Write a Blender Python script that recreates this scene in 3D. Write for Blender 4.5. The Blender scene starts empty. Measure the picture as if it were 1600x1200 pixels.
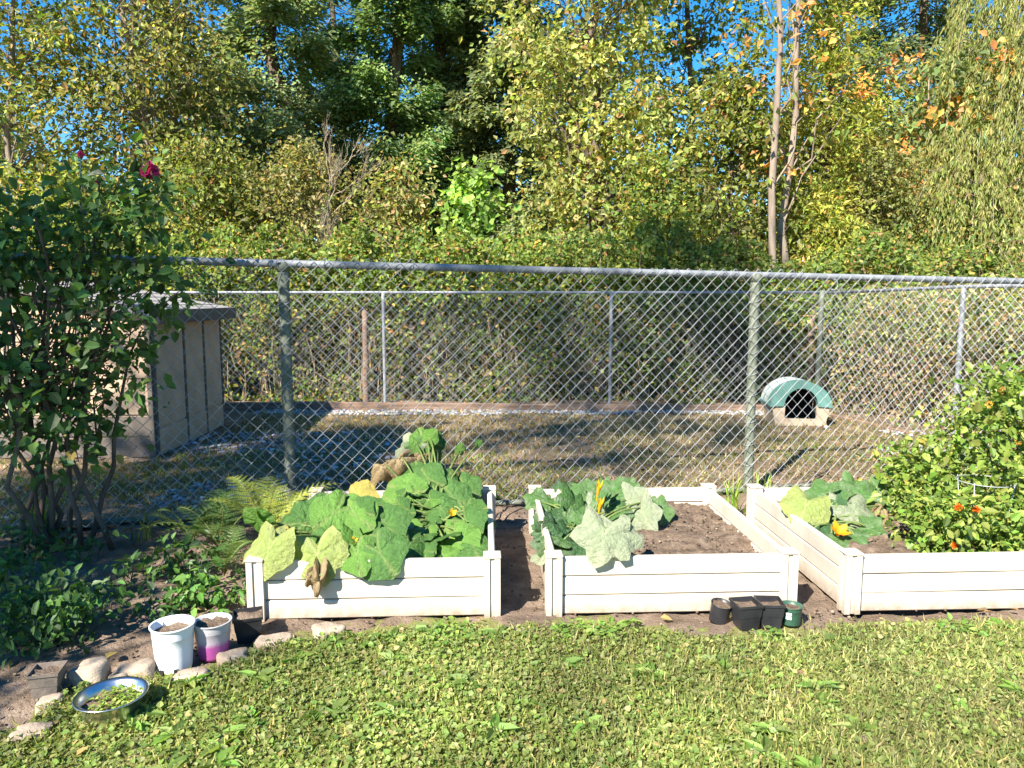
import bpy, bmesh, math, random
import numpy as np
from mathutils import Vector, Matrix
rng = np.random.default_rng(11); random.seed(11)
SC = bpy.context.scene; COL = SC.collection
PI = math.pi
# ------------------------------------------------------------------ camera, sky, sun, exposure
FPX, CAMH = 1150.0, 1.6
YAW, PITCH = math.radians(2.3), math.radians(6.55)
FW = Vector((math.sin(YAW)*math.cos(PITCH), math.cos(YAW)*math.cos(PITCH), -math.sin(PITCH)))
RT = Vector((math.cos(YAW), -math.sin(YAW), 0)); UP = RT.cross(FW)
cd = bpy.data.cameras.new('camera'); cam = bpy.data.objects.new('camera', cd); COL.objects.link(cam)
cam.matrix_world = Matrix(((RT.x, UP.x, -FW.x, 0), (RT.y, UP.y, -FW.y, 0), (RT.z, UP.z, -FW.z, CAMH), (0, 0, 0, 1)))
cd.sensor_width = 36; cd.lens = 36*FPX/1600; cd.clip_end = 2000; cd.clip_start = 0.05
SC.camera = cam
SUN_EL = math.radians(41); SUN_D = Vector((0.6, 0.8, 0)).normalized()     # the way light travels over the ground
world = bpy.data.worlds.new('World'); SC.world = world; world.use_nodes = True
wn = world.node_tree.nodes; wl = world.node_tree.links; wn.clear()
sky = wn.new('ShaderNodeTexSky'); sky.sky_type = 'NISHITA'; sky.sun_disc = False
sky.sun_elevation = SUN_EL; sky.sun_rotation = math.atan2(-SUN_D.x, -SUN_D.y)
sky.air_density = 1.0; sky.dust_density = 0.0; sky.ozone_density = 3.5
bg = wn.new('ShaderNodeBackground'); bg.inputs[1].default_value = 0.078
wo = wn.new('ShaderNodeOutputWorld'); hs = wn.new('ShaderNodeHueSaturation'); hs.inputs['Saturation'].default_value = 1.4; wl.new(sky.outputs[0], hs.inputs['Color']); wl.new(hs.outputs[0], bg.inputs[0]); wl.new(bg.outputs[0], wo.inputs[0])
sl = bpy.data.lights.new('sun', 'SUN'); sl.energy = 5.0; sl.angle = math.radians(0.53); sl.color = (1.0, 0.93, 0.82)
so = bpy.data.objects.new('sun', sl); COL.objects.link(so)
ld = Vector((SUN_D.x*math.cos(SUN_EL), SUN_D.y*math.cos(SUN_EL), -math.sin(SUN_EL)))
so.rotation_euler = ld.to_track_quat('-Z', 'Y').to_euler()
SC.view_settings.view_transform = 'Standard'; SC.view_settings.look = 'None'
SC.view_settings.exposure = 1.75; SC.view_settings.gamma = 1.0; SC.view_settings.use_curve_mapping = False
SC.render.engine = 'CYCLES'
SC.cycles.max_bounces = 7; SC.cycles.diffuse_bounces = 3; SC.cycles.transmission_bounces = 4; SC.cycles.glossy_bounces = 2
SC.cycles.use_denoising = True

# ------------------------------------------------------------------ pixel -> place (a pixel gives a direction; depth from what it touches)
def ray(px, py): return FW + RT*((px-800)/FPX) + UP*((600-py)/FPX)
def on(px, py, z=0.0):
    d = ray(px, py); return Vector((0, 0, CAMH)) + d*((z-CAMH)/d.z)
def at(px, py, y):
    d = ray(px, py); return Vector((0, 0, CAMH)) + d*(y/d.y)

# ------------------------------------------------------------------ helpers
def tag(o, label=None, cat=None, group=None, kind=None):
    for k, v in (('label', label), ('category', cat), ('group', group), ('kind', kind)):
        if v: o[k] = v
    return o
def root(name, loc, label, cat, group=None):
    o = bpy.data.objects.new(name, None); o.location = loc; o.empty_display_size = 0.1
    COL.objects.link(o); return tag(o, label, cat, group)
def put(name, me, mat=None, parent=None, kind=None):
    if mat and not me.materials: me.materials.append(mat)
    o = bpy.data.objects.new(name, me); COL.objects.link(o)
    if parent is not None: adopt(o, parent)
    if kind: o['kind'] = kind
    return o
def adopt(o, parent):
    o.parent = parent
    o.matrix_parent_inverse = WM(parent).inverted()
def WM(o):
    m = Matrix.LocRotScale(o.location, o.rotation_euler, o.scale)
    return m if o.parent is None else WM(o.parent) @ o.matrix_parent_inverse @ m
def mesh_np(name, V, F, col=None, smooth=False):
    """F: list of int arrays (n,3)/(n,4)"""
    me = bpy.data.meshes.new(name); V = np.asarray(V, np.float32)
    if not isinstance(F, list): F = [F]
    F = [np.asarray(f, np.int32) for f in F if len(f)]
    me.vertices.add(len(V)); me.vertices.foreach_set('co', V.ravel())
    tot = np.concatenate([np.full(len(f), f.shape[1], np.int32) for f in F])
    idx = np.concatenate([f.ravel() for f in F])
    me.loops.add(len(idx)); me.loops.foreach_set('vertex_index', idx)
    me.polygons.add(len(tot)); st = np.concatenate([[0], np.cumsum(tot)[:-1]]).astype(np.int32)
    me.polygons.foreach_set('loop_start', st)
    me.polygons.foreach_set('use_smooth', np.full(len(tot), smooth))
    if col is not None:
        a = me.color_attributes.new('col', 'FLOAT_COLOR', 'POINT')
        c = np.ones((len(V), 4), np.float32); c[:, :3] = col; a.data.foreach_set('color', c.ravel())
    me.update(calc_edges=True); return me
class MB:
    def __init__(s): s.V = []; s.F3 = []; s.F4 = []; s.C = []; s.n = 0
    def add(s, V, F3=(), F4=(), c=(1, 1, 1)):
        V = np.asarray(V, float); k = s.n
        s.V.append(V); s.n += len(V)
        if len(F3): s.F3.append(np.asarray(F3)+k)
        if len(F4): s.F4.append(np.asarray(F4)+k)
        s.C.append(np.broadcast_to(np.asarray(c, float), V.shape).copy())
    def box(s, c, d, R=None, col=(1, 1, 1)):
        x = np.array([[i, j, k] for i in (-.5, .5) for j in (-.5, .5) for k in (-.5, .5)])*np.array(d)
        if R is not None: x = x @ np.array(R).T
        s.add(x+np.array(c), F4=[[0, 1, 3, 2], [4, 6, 7, 5], [0, 4, 5, 1], [2, 3, 7, 6], [0, 2, 6, 4], [1, 5, 7, 3]], c=col)
    def tube(s, P, r, n=6, cap=True, col=(1, 1, 1)):
        P = np.asarray(P, float); m = len(P); r = np.broadcast_to(np.asarray(r, float), (m,))
        T = np.gradient(P, axis=0); T /= np.linalg.norm(T, axis=1, keepdims=True)+1e-12
        ref = np.array([0, 0, 1.]) if abs(T[:, 2]).mean() < .8 else np.array([1., 0, 0])
        A = np.cross(T, ref); A /= np.linalg.norm(A, axis=1, keepdims=True)+1e-12; B = np.cross(T, A)
        th = np.arange(n)*2*PI/n
        V = P[:, None]+r[:, None, None]*(np.cos(th)[None, :, None]*A[:, None]+np.sin(th)[None, :, None]*B[:, None])
        i = np.arange(m-1)[:, None]*n; j = np.arange(n)[None]; j2 = (j+1) % n
        F = np.stack([i+j, i+j2, i+n+j2, i+n+j], -1).reshape(-1, 4)
        V = V.reshape(-1, 3); F3 = []
        if cap and n > 2:
            V = np.vstack([V, P[0], P[-1]]); a, b = m*n, m*n+1
            F3 = [[a, (q+1) % n, q] for q in range(n)]+[[b, (m-1)*n+q, (m-1)*n+(q+1) % n] for q in range(n)]
        s.add(V, F3, F, col)
    def lathe(s, prof, n=28, c=(0, 0, 0), col=(1, 1, 1)):
        th = np.arange(n)*2*PI/n
        V = np.array([[r*math.cos(t)+c[0], r*math.sin(t)+c[1], z+c[2]] for r, z in prof for t in th])
        m = len(prof)
        F = [[i*n+j, i*n+(j+1) % n, (i+1)*n+(j+1) % n, (i+1)*n+j] for i in range(m-1) for j in range(n)]
        s.add(V, (), F, col)
    def mesh(s, name, smooth=False, col=False):
        F = []
        if s.F3: F.append(np.vstack(s.F3))
        if s.F4: F.append(np.vstack(s.F4))
        return mesh_np(name, np.vstack(s.V), F, np.vstack(s.C) if col else None, smooth)
    def build(s, name, mat, parent=None, smooth=False, col=False, kind=None):
        return put(name, s.mesh(name, smooth, col), mat, parent, kind)
def bevbox(name, d, b=.004, seg=1):
    bm = bmesh.new(); bmesh.ops.create_cube(bm, size=1.0)
    for v in bm.verts: v.co = Vector((v.co.x*d[0], v.co.y*d[1], v.co.z*d[2]))
    bmesh.ops.bevel(bm, geom=bm.edges[:], offset=b, segments=seg, affect='EDGES', profile=.5)
    me = bpy.data.meshes.new(name); bm.to_mesh(me); bm.free(); return me
def nz(v): v = np.asarray(v, float); return v/(np.linalg.norm(v, axis=-1, keepdims=True)+1e-9)
def rvec(n): return nz(rng.normal(size=(n, 3)))
def C(r, g, b):
    f = lambda u: (u/255/12.92 if u/255 <= .04045 else ((u/255+.055)/1.055)**2.4)
    return np.array([f(r), f(g), f(b)])
# smooth value noise in numpy
_tab = rng.random((64, 64))
def vnoise(x, y, f=1.0):
    x = np.asarray(x)*f; y = np.asarray(y)*f; xi = np.floor(x).astype(int); yi = np.floor(y).astype(int)
    u = x-xi; v = y-yi; u = u*u*(3-2*u); v = v*v*(3-2*v); g = lambda a, b: _tab[a % 64, b % 64]
    return (g(xi, yi)*(1-u)+g(xi+1, yi)*u)*(1-v)+(g(xi, yi+1)*(1-u)+g(xi+1, yi+1)*u)*v

# ------------------------------------------------------------------ materials
def new_mat(name):
    m = bpy.data.materials.new(name); m.use_nodes = True; nt = m.node_tree; nt.nodes.clear()
    out = nt.nodes.new('ShaderNodeOutputMaterial'); return m, nt, nt.nodes.new, nt.links.new, out
def ramp(nt, fac, stops):
    r = nt.nodes.new('ShaderNodeValToRGB'); e = r.color_ramp.elements
    while len(e) < len(stops): e.new(0.5)
    for k, (p, c) in enumerate(stops): e[k].position = p; e[k].color = (*c, 1)
    nt.links.new(fac, r.inputs[0]); return r.outputs[0]
def noise(nt, vec, scale, detail=5, rough=.55, dist=0.0):
    n = nt.nodes.new('ShaderNodeTexNoise'); n.inputs['Scale'].default_value = scale; n.inputs['Detail'].default_value = detail
    n.inputs['Roughness'].default_value = rough; n.inputs['Distortion'].default_value = dist
    if vec is not None: nt.links.new(vec, n.inputs['Vector'])
    return n.outputs['Fac']
def mat_leaf(name, tr=.35, rough=.5, spec=.3, gain=1.35, boost=1.0, bump=0.0):
    m, nt, N, L, out = new_mat(name)
    a = N('ShaderNodeAttribute'); a.attribute_name = 'col'
    p = N('ShaderNodeBsdfPrincipled'); p.inputs['Roughness'].default_value = rough; p.inputs['Specular IOR Level'].default_value = spec
    g = N('ShaderNodeMix'); g.data_type = 'RGBA'; g.blend_type = 'MULTIPLY'; g.inputs['Factor'].default_value = 1
    g.inputs['B'].default_value = (gain*1.15, gain*1.1, gain*.55, 1)
    tc = N('ShaderNodeTexCoord'); nf = noise(nt, tc.outputs['Object'], 14.0, 3)
    v = N('ShaderNodeMix'); v.data_type = 'RGBA'; v.blend_type = 'MULTIPLY'; v.inputs['Factor'].default_value = .5
    L(a.outputs['Color'], v.inputs['A']); L(ramp(nt, nf, [(.25, tuple(boost*2*q-1 for q in (.81, .82, .80))), (.75, tuple(boost*2*q-1 for q in (1.15, 1.14, 1.10)))]), v.inputs['B'])
    L(v.outputs['Result'], p.inputs['Base Color']); L(v.outputs['Result'], g.inputs['A'])
    if bump:
        bn = N('ShaderNodeBump'); bn.inputs['Strength'].default_value = bump; bn.inputs['Distance'].default_value = .06
        L(noise(nt, tc.outputs['Object'], 11.0, 4, .6), bn.inputs['Height']); L(bn.outputs[0], p.inputs['Normal'])
    t = N('ShaderNodeBsdfTranslucent'); L(g.outputs['Result'], t.inputs['Color'])
    x = N('ShaderNodeMixShader'); x.inputs[0].default_value = tr
    L(p.outputs[0], x.inputs[1]); L(t.outputs[0], x.inputs[2]); L(x.outputs[0], out.inputs[0]); return m
def mat_noise(name, stops, scale=8, rough=.8, bump=.3, bscale=40, spec=.3, metal=0.0, coord='Object', detail=6, attr=False, stretch=None):
    m, nt, N, L, out = new_mat(name)
    tc = N('ShaderNodeTexCoord'); vec = tc.outputs[coord]
    if stretch:
        mp = N('ShaderNodeMapping'); mp.inputs['Scale'].default_value = stretch; L(vec, mp.inputs[0]); vec = mp.outputs[0]
    p = N('ShaderNodeBsdfPrincipled'); p.inputs['Roughness'].default_value = rough; p.inputs['Metallic'].default_value = metal
    p.inputs['Specular IOR Level'].default_value = spec
    c = ramp(nt, noise(nt, vec, scale, detail), stops)
    if attr:
        a = N('ShaderNodeAttribute'); a.attribute_name = 'col'
        g = N('ShaderNodeMix'); g.data_type = 'RGBA'; g.blend_type = 'MULTIPLY'; g.inputs['Factor'].default_value = 1
        L(a.outputs['Color'], g.inputs['A']); L(c, g.inputs['B']); c = g.outputs['Result']
    L(c, p.inputs['Base Color'])
    if bump:
        b = N('ShaderNodeBump'); b.inputs['Strength'].default_value = bump; b.inputs['Distance'].default_value = .02
        L(noise(nt, vec, bscale, 6, .65), b.inputs['Height']); L(b.outputs[0], p.inputs['Normal'])
    L(p.outputs[0], out.inputs[0]); return m
M = {}
M['leaf'] = mat_leaf('leaf_soft', .45, .5, .3, 1.5, 1.58); M['leaf_near'] = mat_leaf('leaf_near', .36, .45, .35, 1.45, 1.2); M['needle'] = mat_leaf('needle', .42, .6, .2, 1.5, 2.1)
M['grass'] = mat_leaf('grass_blade', .45, .5, .22, 1.45, 1.5)
M['squash'] = mat_leaf('squash_leaf', .3, .5, .3, 1.35, 1.05, .5)
M['bark'] = mat_noise('bark', [(.3, (.06, .045, .035)), (.7, (.17, .13, .10))], 9, .9, .8, 30, .1, stretch=(1, 1, .25))
M['bark_pale'] = mat_noise('bark_pale', [(.3, (.15, .115, .088)), (.7, (.28, .225, .175))], 9, .9, .6, 30, .1, stretch=(1, 1, .3))
M['twig'] = mat_noise('dry_twig', [(.3, (.22, .18, .13)), (.7, (.42, .36, .29))], 12, .9, .2, 40, .1, attr=True)
def mat_vinyl():
    m, nt, N, L, out = new_mat('white_vinyl'); tc = N('ShaderNodeTexCoord'); ge = N('ShaderNodeNewGeometry'); sp = N('ShaderNodeSeparateXYZ'); L(ge.outputs['Position'], sp.inputs[0])
    p = N('ShaderNodeBsdfPrincipled'); p.inputs['Roughness'].default_value = .42
    base = ramp(nt, noise(nt, ge.outputs['Position'], 3.2, 6), [(.25, (.41, .36, .295)), (.5, (.485, .43, .36)), (.8, (.515, .465, .395))])
    mp = N('ShaderNodeMapping'); mp.inputs['Scale'].default_value = (9, 9, 1.6); L(ge.outputs['Position'], mp.inputs[0])
    mk = N('ShaderNodeMapRange'); mk.inputs['From Min'].default_value = .13; mk.inputs['From Max'].default_value = .0; L(sp.outputs['Z'], mk.inputs['Value'])
    ml = N('ShaderNodeMath'); ml.operation = 'MULTIPLY'; L(mk.outputs[0], ml.inputs[0]); L(noise(nt, ge.outputs['Position'], 22, 8, .7), ml.inputs[1])
    f1 = ramp(nt, ml.outputs[0], [(.18, (0, 0, 0)), (.55, (.75, .75, .75))]); f2 = ramp(nt, noise(nt, mp.outputs[0], 1.0, 8, .7), [(.5, (0, 0, 0)), (.72, (.33, .33, .33))])
    a = N('ShaderNodeMix'); a.data_type = 'RGBA'; L(f2, a.inputs['Factor']); L(base, a.inputs['A']); a.inputs['B'].default_value = (.27, .25, .17, 1)
    b = N('ShaderNodeMix'); b.data_type = 'RGBA'; L(f1, b.inputs['Factor']); L(a.outputs['Result'], b.inputs['A']); b.inputs['B'].default_value = (.22, .16, .11, 1)
    L(b.outputs['Result'], p.inputs['Base Color']); L(p.outputs[0], out.inputs[0]); return m
M['vinyl'] = mat_vinyl()
M['soil'] = mat_noise('bed_soil', [(.3, (.085, .06, .042)), (.55, (.17, .125, .09)), (.8, (.27, .21, .16))], 16, .95, 1.0, 60, .1, detail=10)
M['dirt'] = mat_noise('garden_dirt', [(.3, (.112, .082, .058)), (.55, (.205, .152, .112)), (.8, (.33, .255, .19))], 7, .95, 1.0, 50, .1, detail=10)
M['clod'] = mat_noise('soil_clod', [(.3, (.6, .6, .6)), (.7, (1.3, 1.3, 1.3))], 25, .95, .6, 80, .1, attr=True)
M['lawn'] = mat_noise('lawn_base', [(.3, (.12, .13, .045)), (.55, (.18, .18, .065)), (.75, (.26, .22, .11))], 6, .95, .8, 60, .1, detail=9)
M['pen'] = mat_noise('pen_turf', [(.28, (.09, .07, .045)), (.5, (.19, .135, .09)), (.72, (.31, .23, .165))], 2.2, .95, .8, 45, .1, detail=10)
M['forest'] = mat_noise('forest_floor', [(.3, (.035, .03, .018)), (.7, (.10, .085, .045))], 3, .95, .6, 20, .1)
M['gravel'] = mat_noise('gravel_stone', [(.3, (.75, .75, .75)), (.7, (1.15, 1.15, 1.15))], 30, .85, .3, 90, .25, attr=True)
M['pipe_green'] = mat_noise('weathered_green_pipe', [(.3, (.09, .105, .075)), (.5, (.135, .148, .112)), (.75, (.21, .22, .175))], 14, .75, .3, 60, .2)
M['pipe_grey'] = mat_noise('galvanised_pipe', [(.3, (.14, .15, .165)), (.7, (.26, .27, .285))], 10, .6, .2, 60, .35, .15)
M['wire'] = mat_noise('fence_wire', [(.3, (.20, .215, .215)), (.7, (.34, .35, .35))], 6, .5, 0, 40, .4, .1)
M['rock'] = mat_noise('edging_stone', [(.3, (.24, .185, .14)), (.55, (.36, .29, .22)), (.8, (.46, .38, .30))], 7, .9, .7, 25, .2)
M['timber'] = mat_noise('weathered_timber', [(.3, (.13, .085, .06)), (.6, (.24, .165, .12)), (.8, (.32, .23, .17))], 6, .9, .6, 30, .15, stretch=(.4, 3, 6))
M['shedwall'] = mat_noise('shed_panel', [(.3, (.42, .295, .195)), (.7, (.55, .395, .27))], 4, .85, .3, 70, .2)
M['shedtrim'] = mat_noise('shed_batten', [(.3, (.10, .085, .07)), (.7, (.18, .15, .125))], 8, .85, .3, 40, .2)
M['shingle'] = mat_noise('roof_shingle', [(.3, (.20, .185, .18)), (.7, (.34, .32, .31))], 20, .9, .6, 90, .2)
M['plast_tan'] = mat_noise('tan_plastic', [(.3, (.26, .205, .145)), (.7, (.37, .30, .22))], 5, .6, .08, 60, .3)
M['plast_teal'] = mat_noise('teal_plastic', [(.3, (.06, .145, .125)), (.6, (.095, .20, .175)), (.8, (.16, .25, .225))], 5, .5, .08, 60, .4)
M['plast_fade'] = mat_noise('faded_plastic', [(.3, (.23, .27, .26)), (.7, (.36, .37, .37))], 5, .65, .1, 60, .3)
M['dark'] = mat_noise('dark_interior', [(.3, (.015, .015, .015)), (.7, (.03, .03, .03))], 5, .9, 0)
M['black_plast'] = mat_noise('black_plastic', [(.3, (.012, .012, .014)), (.7, (.03, .03, .034))], 8, .4, .1, 80, .4)
M['green_plast'] = mat_noise('green_plastic', [(.3, (.02, .06, .04)), (.7, (.04, .10, .065))], 8, .4, .05, 80, .4)
M['white_plast'] = mat_noise('white_pot_plastic', [(.3, (.62, .63, .63)), (.7, (.74, .74, .73))], 6, .4, .05, 60, .4)
M['steel'] = mat_noise('brushed_steel', [(.3, (.55, .55, .56)), (.7, (.72, .72, .72))], 8, .28, .04, 60, .5, 1.0)
M['petal_or'] = mat_leaf('orange_petal', .35, .5, .2, 1.2)
M['paper'] = mat_noise('paper_label', [(.3, (.7, .7, .68)), (.7, (.78, .78, .76))], 8, .7, 0)
def mat_pink():
    m, nt, N, L, out = new_mat('grey_to_pink_pot')
    tc = N('ShaderNodeTexCoord'); s = N('ShaderNodeSeparateXYZ'); L(tc.outputs['Generated'], s.inputs[0])
    nf = noise(nt, tc.outputs['Object'], 30, 4); a = N('ShaderNodeMath'); a.operation = 'MULTIPLY_ADD'
    L(nf, a.inputs[0]); a.inputs[1].default_value = .12; L(s.outputs['Z'], a.inputs[2])
    p = N('ShaderNodeBsdfPrincipled'); p.inputs['Roughness'].default_value = .4
    L(ramp(nt, a.outputs[0], [(.0, (.26, .045, .19)), (.44, (.30, .06, .22)), (.58, (.36, .30, .34)), (1, (.40, .39, .39))]), p.inputs['Base Color'])
    L(p.outputs[0], out.inputs[0]); return m
M['pink'] = mat_pink()

# ------------------------------------------------------------------ leaf clouds
def palette(n, pal, jit=.22):
    w = np.array([p[1] for p in pal], float); w /= w.sum()
    c = np.array([p[0] for p in pal])[rng.choice(len(pal), n, p=w)]
    return np.clip(c*(1+jit*rng.normal(size=(n, 1)))*(1+.07*rng.normal(size=(n, 3))), .004, .9)
def leaf_cloud(pos, axis, nrm, L, W, col, oval=False, fold=.18, droop=.15):
    n = len(pos); axis = nz(axis); nrm = nz(nrm-axis*(nrm*axis).sum(1, keepdims=True)); side = np.cross(axis, nrm)
    L = np.broadcast_to(L, (n,))[:, None]; W = np.broadcast_to(W, (n,))[:, None]
    k = lambda a, w, h: pos+axis*L*a+side*W*w+nrm*L*h
    if oval:
        V = np.stack([k(0, 0, 0), k(.3, .5, fold*.6), k(.68, .38, fold*.3-droop*.4), k(1, 0, -droop), k(.68, -.38, fold*.3-droop*.4), k(.3, -.5, fold*.6)], 1)
        b = np.arange(n)[:, None]*6; F = np.concatenate([b+[[0, 1, 2, 3]], b+[[0, 3, 4, 5]]]); m = 6
    else:
        V = np.stack([k(0, 0, 0), k(.45, .5, fold*.5), k(1, 0, -droop), k(.45, -.5, fold*.5)], 1)
        b = np.arange(n)[:, None]*4; F = np.concatenate([b+[[0, 1, 2]], b+[[0, 2, 3]]]); m = 4
    return V.reshape(-1, 3), F, np.repeat(col, m, 0)
def cloud_obj(name, args, mat, parent, oval=False, kind='stuff', **kw):
    V, F, c = leaf_cloud(*args, oval=oval, **kw)
    return put(name, mesh_np(name, V, F, c), mat, parent, kind)
def leaf_parts(parent, args, mat, nmax=300, kw={}):
    """nearest leaves each an object of its own, the rest one part"""
    pos, axis, nrm, L, W, col = args; n = len(pos); L = np.broadcast_to(L, (n,)); W = np.broadcast_to(W, (n,))
    d = np.linalg.norm(pos-np.array([0, 0, CAMH]), axis=1)-1.2*L*6; vis = np.ones(n, bool)
    o = np.argsort(np.where(vis, d, 99)); near = o[:nmax]; rest = o[nmax:]
    if len(rest): cloud_obj('foliage', (pos[rest], axis[rest], nrm[rest], L[rest], W[rest], col[rest]), mat, parent, oval=True, **kw)
    K = 10; ax = nz(axis); nr = nz(nrm-ax*(nrm*ax).sum(1, keepdims=True)); meshes = []
    q = near[np.argsort(col[near].sum(1))]
    for k in range(K):
        c = col[q[len(q)*k//K]]
        V, F, cc = leaf_cloud(np.zeros((1, 3)), np.array([[0, 1., 0]]), np.array([[0, 0, 1.]]), 1, rng.uniform(.55, .68), c[None], oval=True)
        me = mesh_np('leaf', V, F, cc); me.materials.append(mat); meshes.append(me)
    for k, i in enumerate(q):
        a = Vector(ax[i]); z = Vector(nr[i]); s = a.cross(z)
        ob = bpy.data.objects.new('leaf', meshes[min(K-1, k*K//len(q))]); COL.objects.link(ob)
        Lm = float(L[i]); ob.location = pos[i]; ob.scale = (Lm,)*3
        ob.rotation_euler = Matrix((s, a, z)).transposed().to_euler(); adopt(ob, parent)

# palettes (albedo)
GY = [((.15, .175, .035), 5), ((.11, .145, .03), 4), ((.20, .195, .05), 2.5), ((.26, .17, .05), .5), ((.07, .10, .025), 2)]
OLIVE = [((.105, .115, .032), 5), ((.075, .09, .028), 4), ((.15, .145, .045), 2.5), ((.19, .12, .05), .8)]
CONIF = [((.092, .128, .062), 5), ((.07, .10, .05), 4), ((.13, .155, .075), 3)]
CONIF_B = [((.08, .125, .048), 5), ((.06, .10, .042), 3), ((.11, .145, .056), 3)]
CONIF_D = [((.065, .088, .045), 5), ((.085, .105, .05), 3), ((.13, .14, .06), 2.5)]
BRAM = [((.10, .145, .03), 5), ((.065, .10, .025), 4), ((.165, .18, .045), 2.5), ((.26, .20, .05), .8), ((.24, .13, .06), .6)]
ORANGE = [((.42, .20, .06), 4), ((.36, .16, .07), 3), ((.48, .30, .07), 2), ((.28, .2, .06), 1)]
CEDAR = [((.16, .175, .035), 6), ((.11, .13, .03), 4), ((.22, .19, .05), 1.5), ((.28, .17, .06), .35)]
WILLOW = [((.19, .20, .075), 5), ((.13, .15, .045), 3), ((.22, .215, .075), 2)]
SHRUB = [((.065, .13, .03), 5), ((.045, .10, .025), 4), ((.11, .175, .04), 2), ((.20, .17, .04), .25)]

def jitter_path(p0, p1, n=6, amp=.05, sag=0.0):
    t = np.linspace(0, 1, n)[:, None]; P = p0*(1-t)+p1*t; L = np.linalg.norm(p1-p0)
    P[1:-1] += rng.normal(size=(n-2, 3))*amp*L
    P[:, 2] += sag*L*(t[:, 0]*(1-t[:, 0]))*4; return P
def trunk_mb(base, top, r0, r1, n=12, amp=.009, sides=9):
    mb = MB(); P = jitter_path(np.array(base, float), np.array(top, float), n, amp); t = np.linspace(0, 1, n)
    R = r0*(1-t)+r1*t; R[0] *= 1.35; mb.tube(P, R, sides); return mb, P

def broadleaf(name, label, cat, base, H, z0, rad, ncl, nl, leaf, pal, group=None, r0=.11, prof=None, cs=.42, bark='bark', lean=(0, 0), pal2=None, p2=0.0, mat='leaf', wid=.62, hang=.35, sides=9, trunk_top=.93, wob=.009):
    nl = int(nl*.72); leaf *= 1.13
    base = np.array(base, float); rt = root(name, base, label, cat, group)
    top = base+np.array([lean[0], lean[1], H*trunk_top])
    mb, P = trunk_mb(base-np.array([0, 0, .15]), top, r0, r0*.18, sides=sides, amp=wob)
    prof = prof or (lambda t: math.sin(PI*min(1, .12+.86*t)**.8)**.7)
    cen = []; 
    for k in range(ncl):
        t = rng.random()**.95; z = z0+(H-z0)*t; R = rad*prof(t); a = rng.random()*2*PI; q = rng.random()**.55
        i = min(len(P)-1, int(len(P)*z/max(H, .1))); tr = P[i]
        cen.append([tr[0]+R*q*math.cos(a), tr[1]+R*q*math.sin(a), base[2]+z+rng.normal()*.1])
    cen = np.array(cen)
    br = MB()
    for c in cen[::2]:
        i = int(np.clip((c[2]-base[2]-rng.uniform(.3, 1.1)*np.hypot(*(c-base)[:2])-.1)/H*len(P), 1, len(P)-2))
        p0 = P[i]; rr = max(.006, r0*.35*(1-i/len(P)))
        br.tube(jitter_path(p0, c, 6, .05, .06), np.linspace(rr, .004, 6), 4, cap=False)
    mb.build('trunk', M[bark], rt, smooth=True); br.build('branches', M[bark], rt, kind='stuff')
    cr = cs*(.6+.8*rng.random(ncl)); N_ = ncl*nl; ci = np.repeat(np.arange(ncl), nl)
    off = rng.normal(size=(N_, 3))*np.array([.55, .55, .42])*cr[ci][:, None]
    pos = cen[ci]+off
    out = nz(off*np.array([1, 1, .5])+(cen[ci]-base)*np.array([.15, .15, 0]))
    axis = nz(out*.6+rvec(N_)*.8+np.array([0, 0, -hang])); nrm = nz(np.array([-.15, -.35, .75])+rvec(N_)*.85)
    col = palette(N_, pal)
    if pal2 is not None:
        sel = (rng.random(ncl) < p2)[ci]; col[sel] = palette(int(sel.sum()), pal2)
    col *= (1+.16*rng.normal(size=(ncl, 1)))[ci].clip(.6, 1.4)
    Ls = leaf*(.5+1.0*rng.random(N_)**1.4)
    cloud_obj('crown', (pos, axis, nrm, Ls, Ls*wid, np.clip(col, .004, .9)), M[mat], rt)
    return rt

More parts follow.
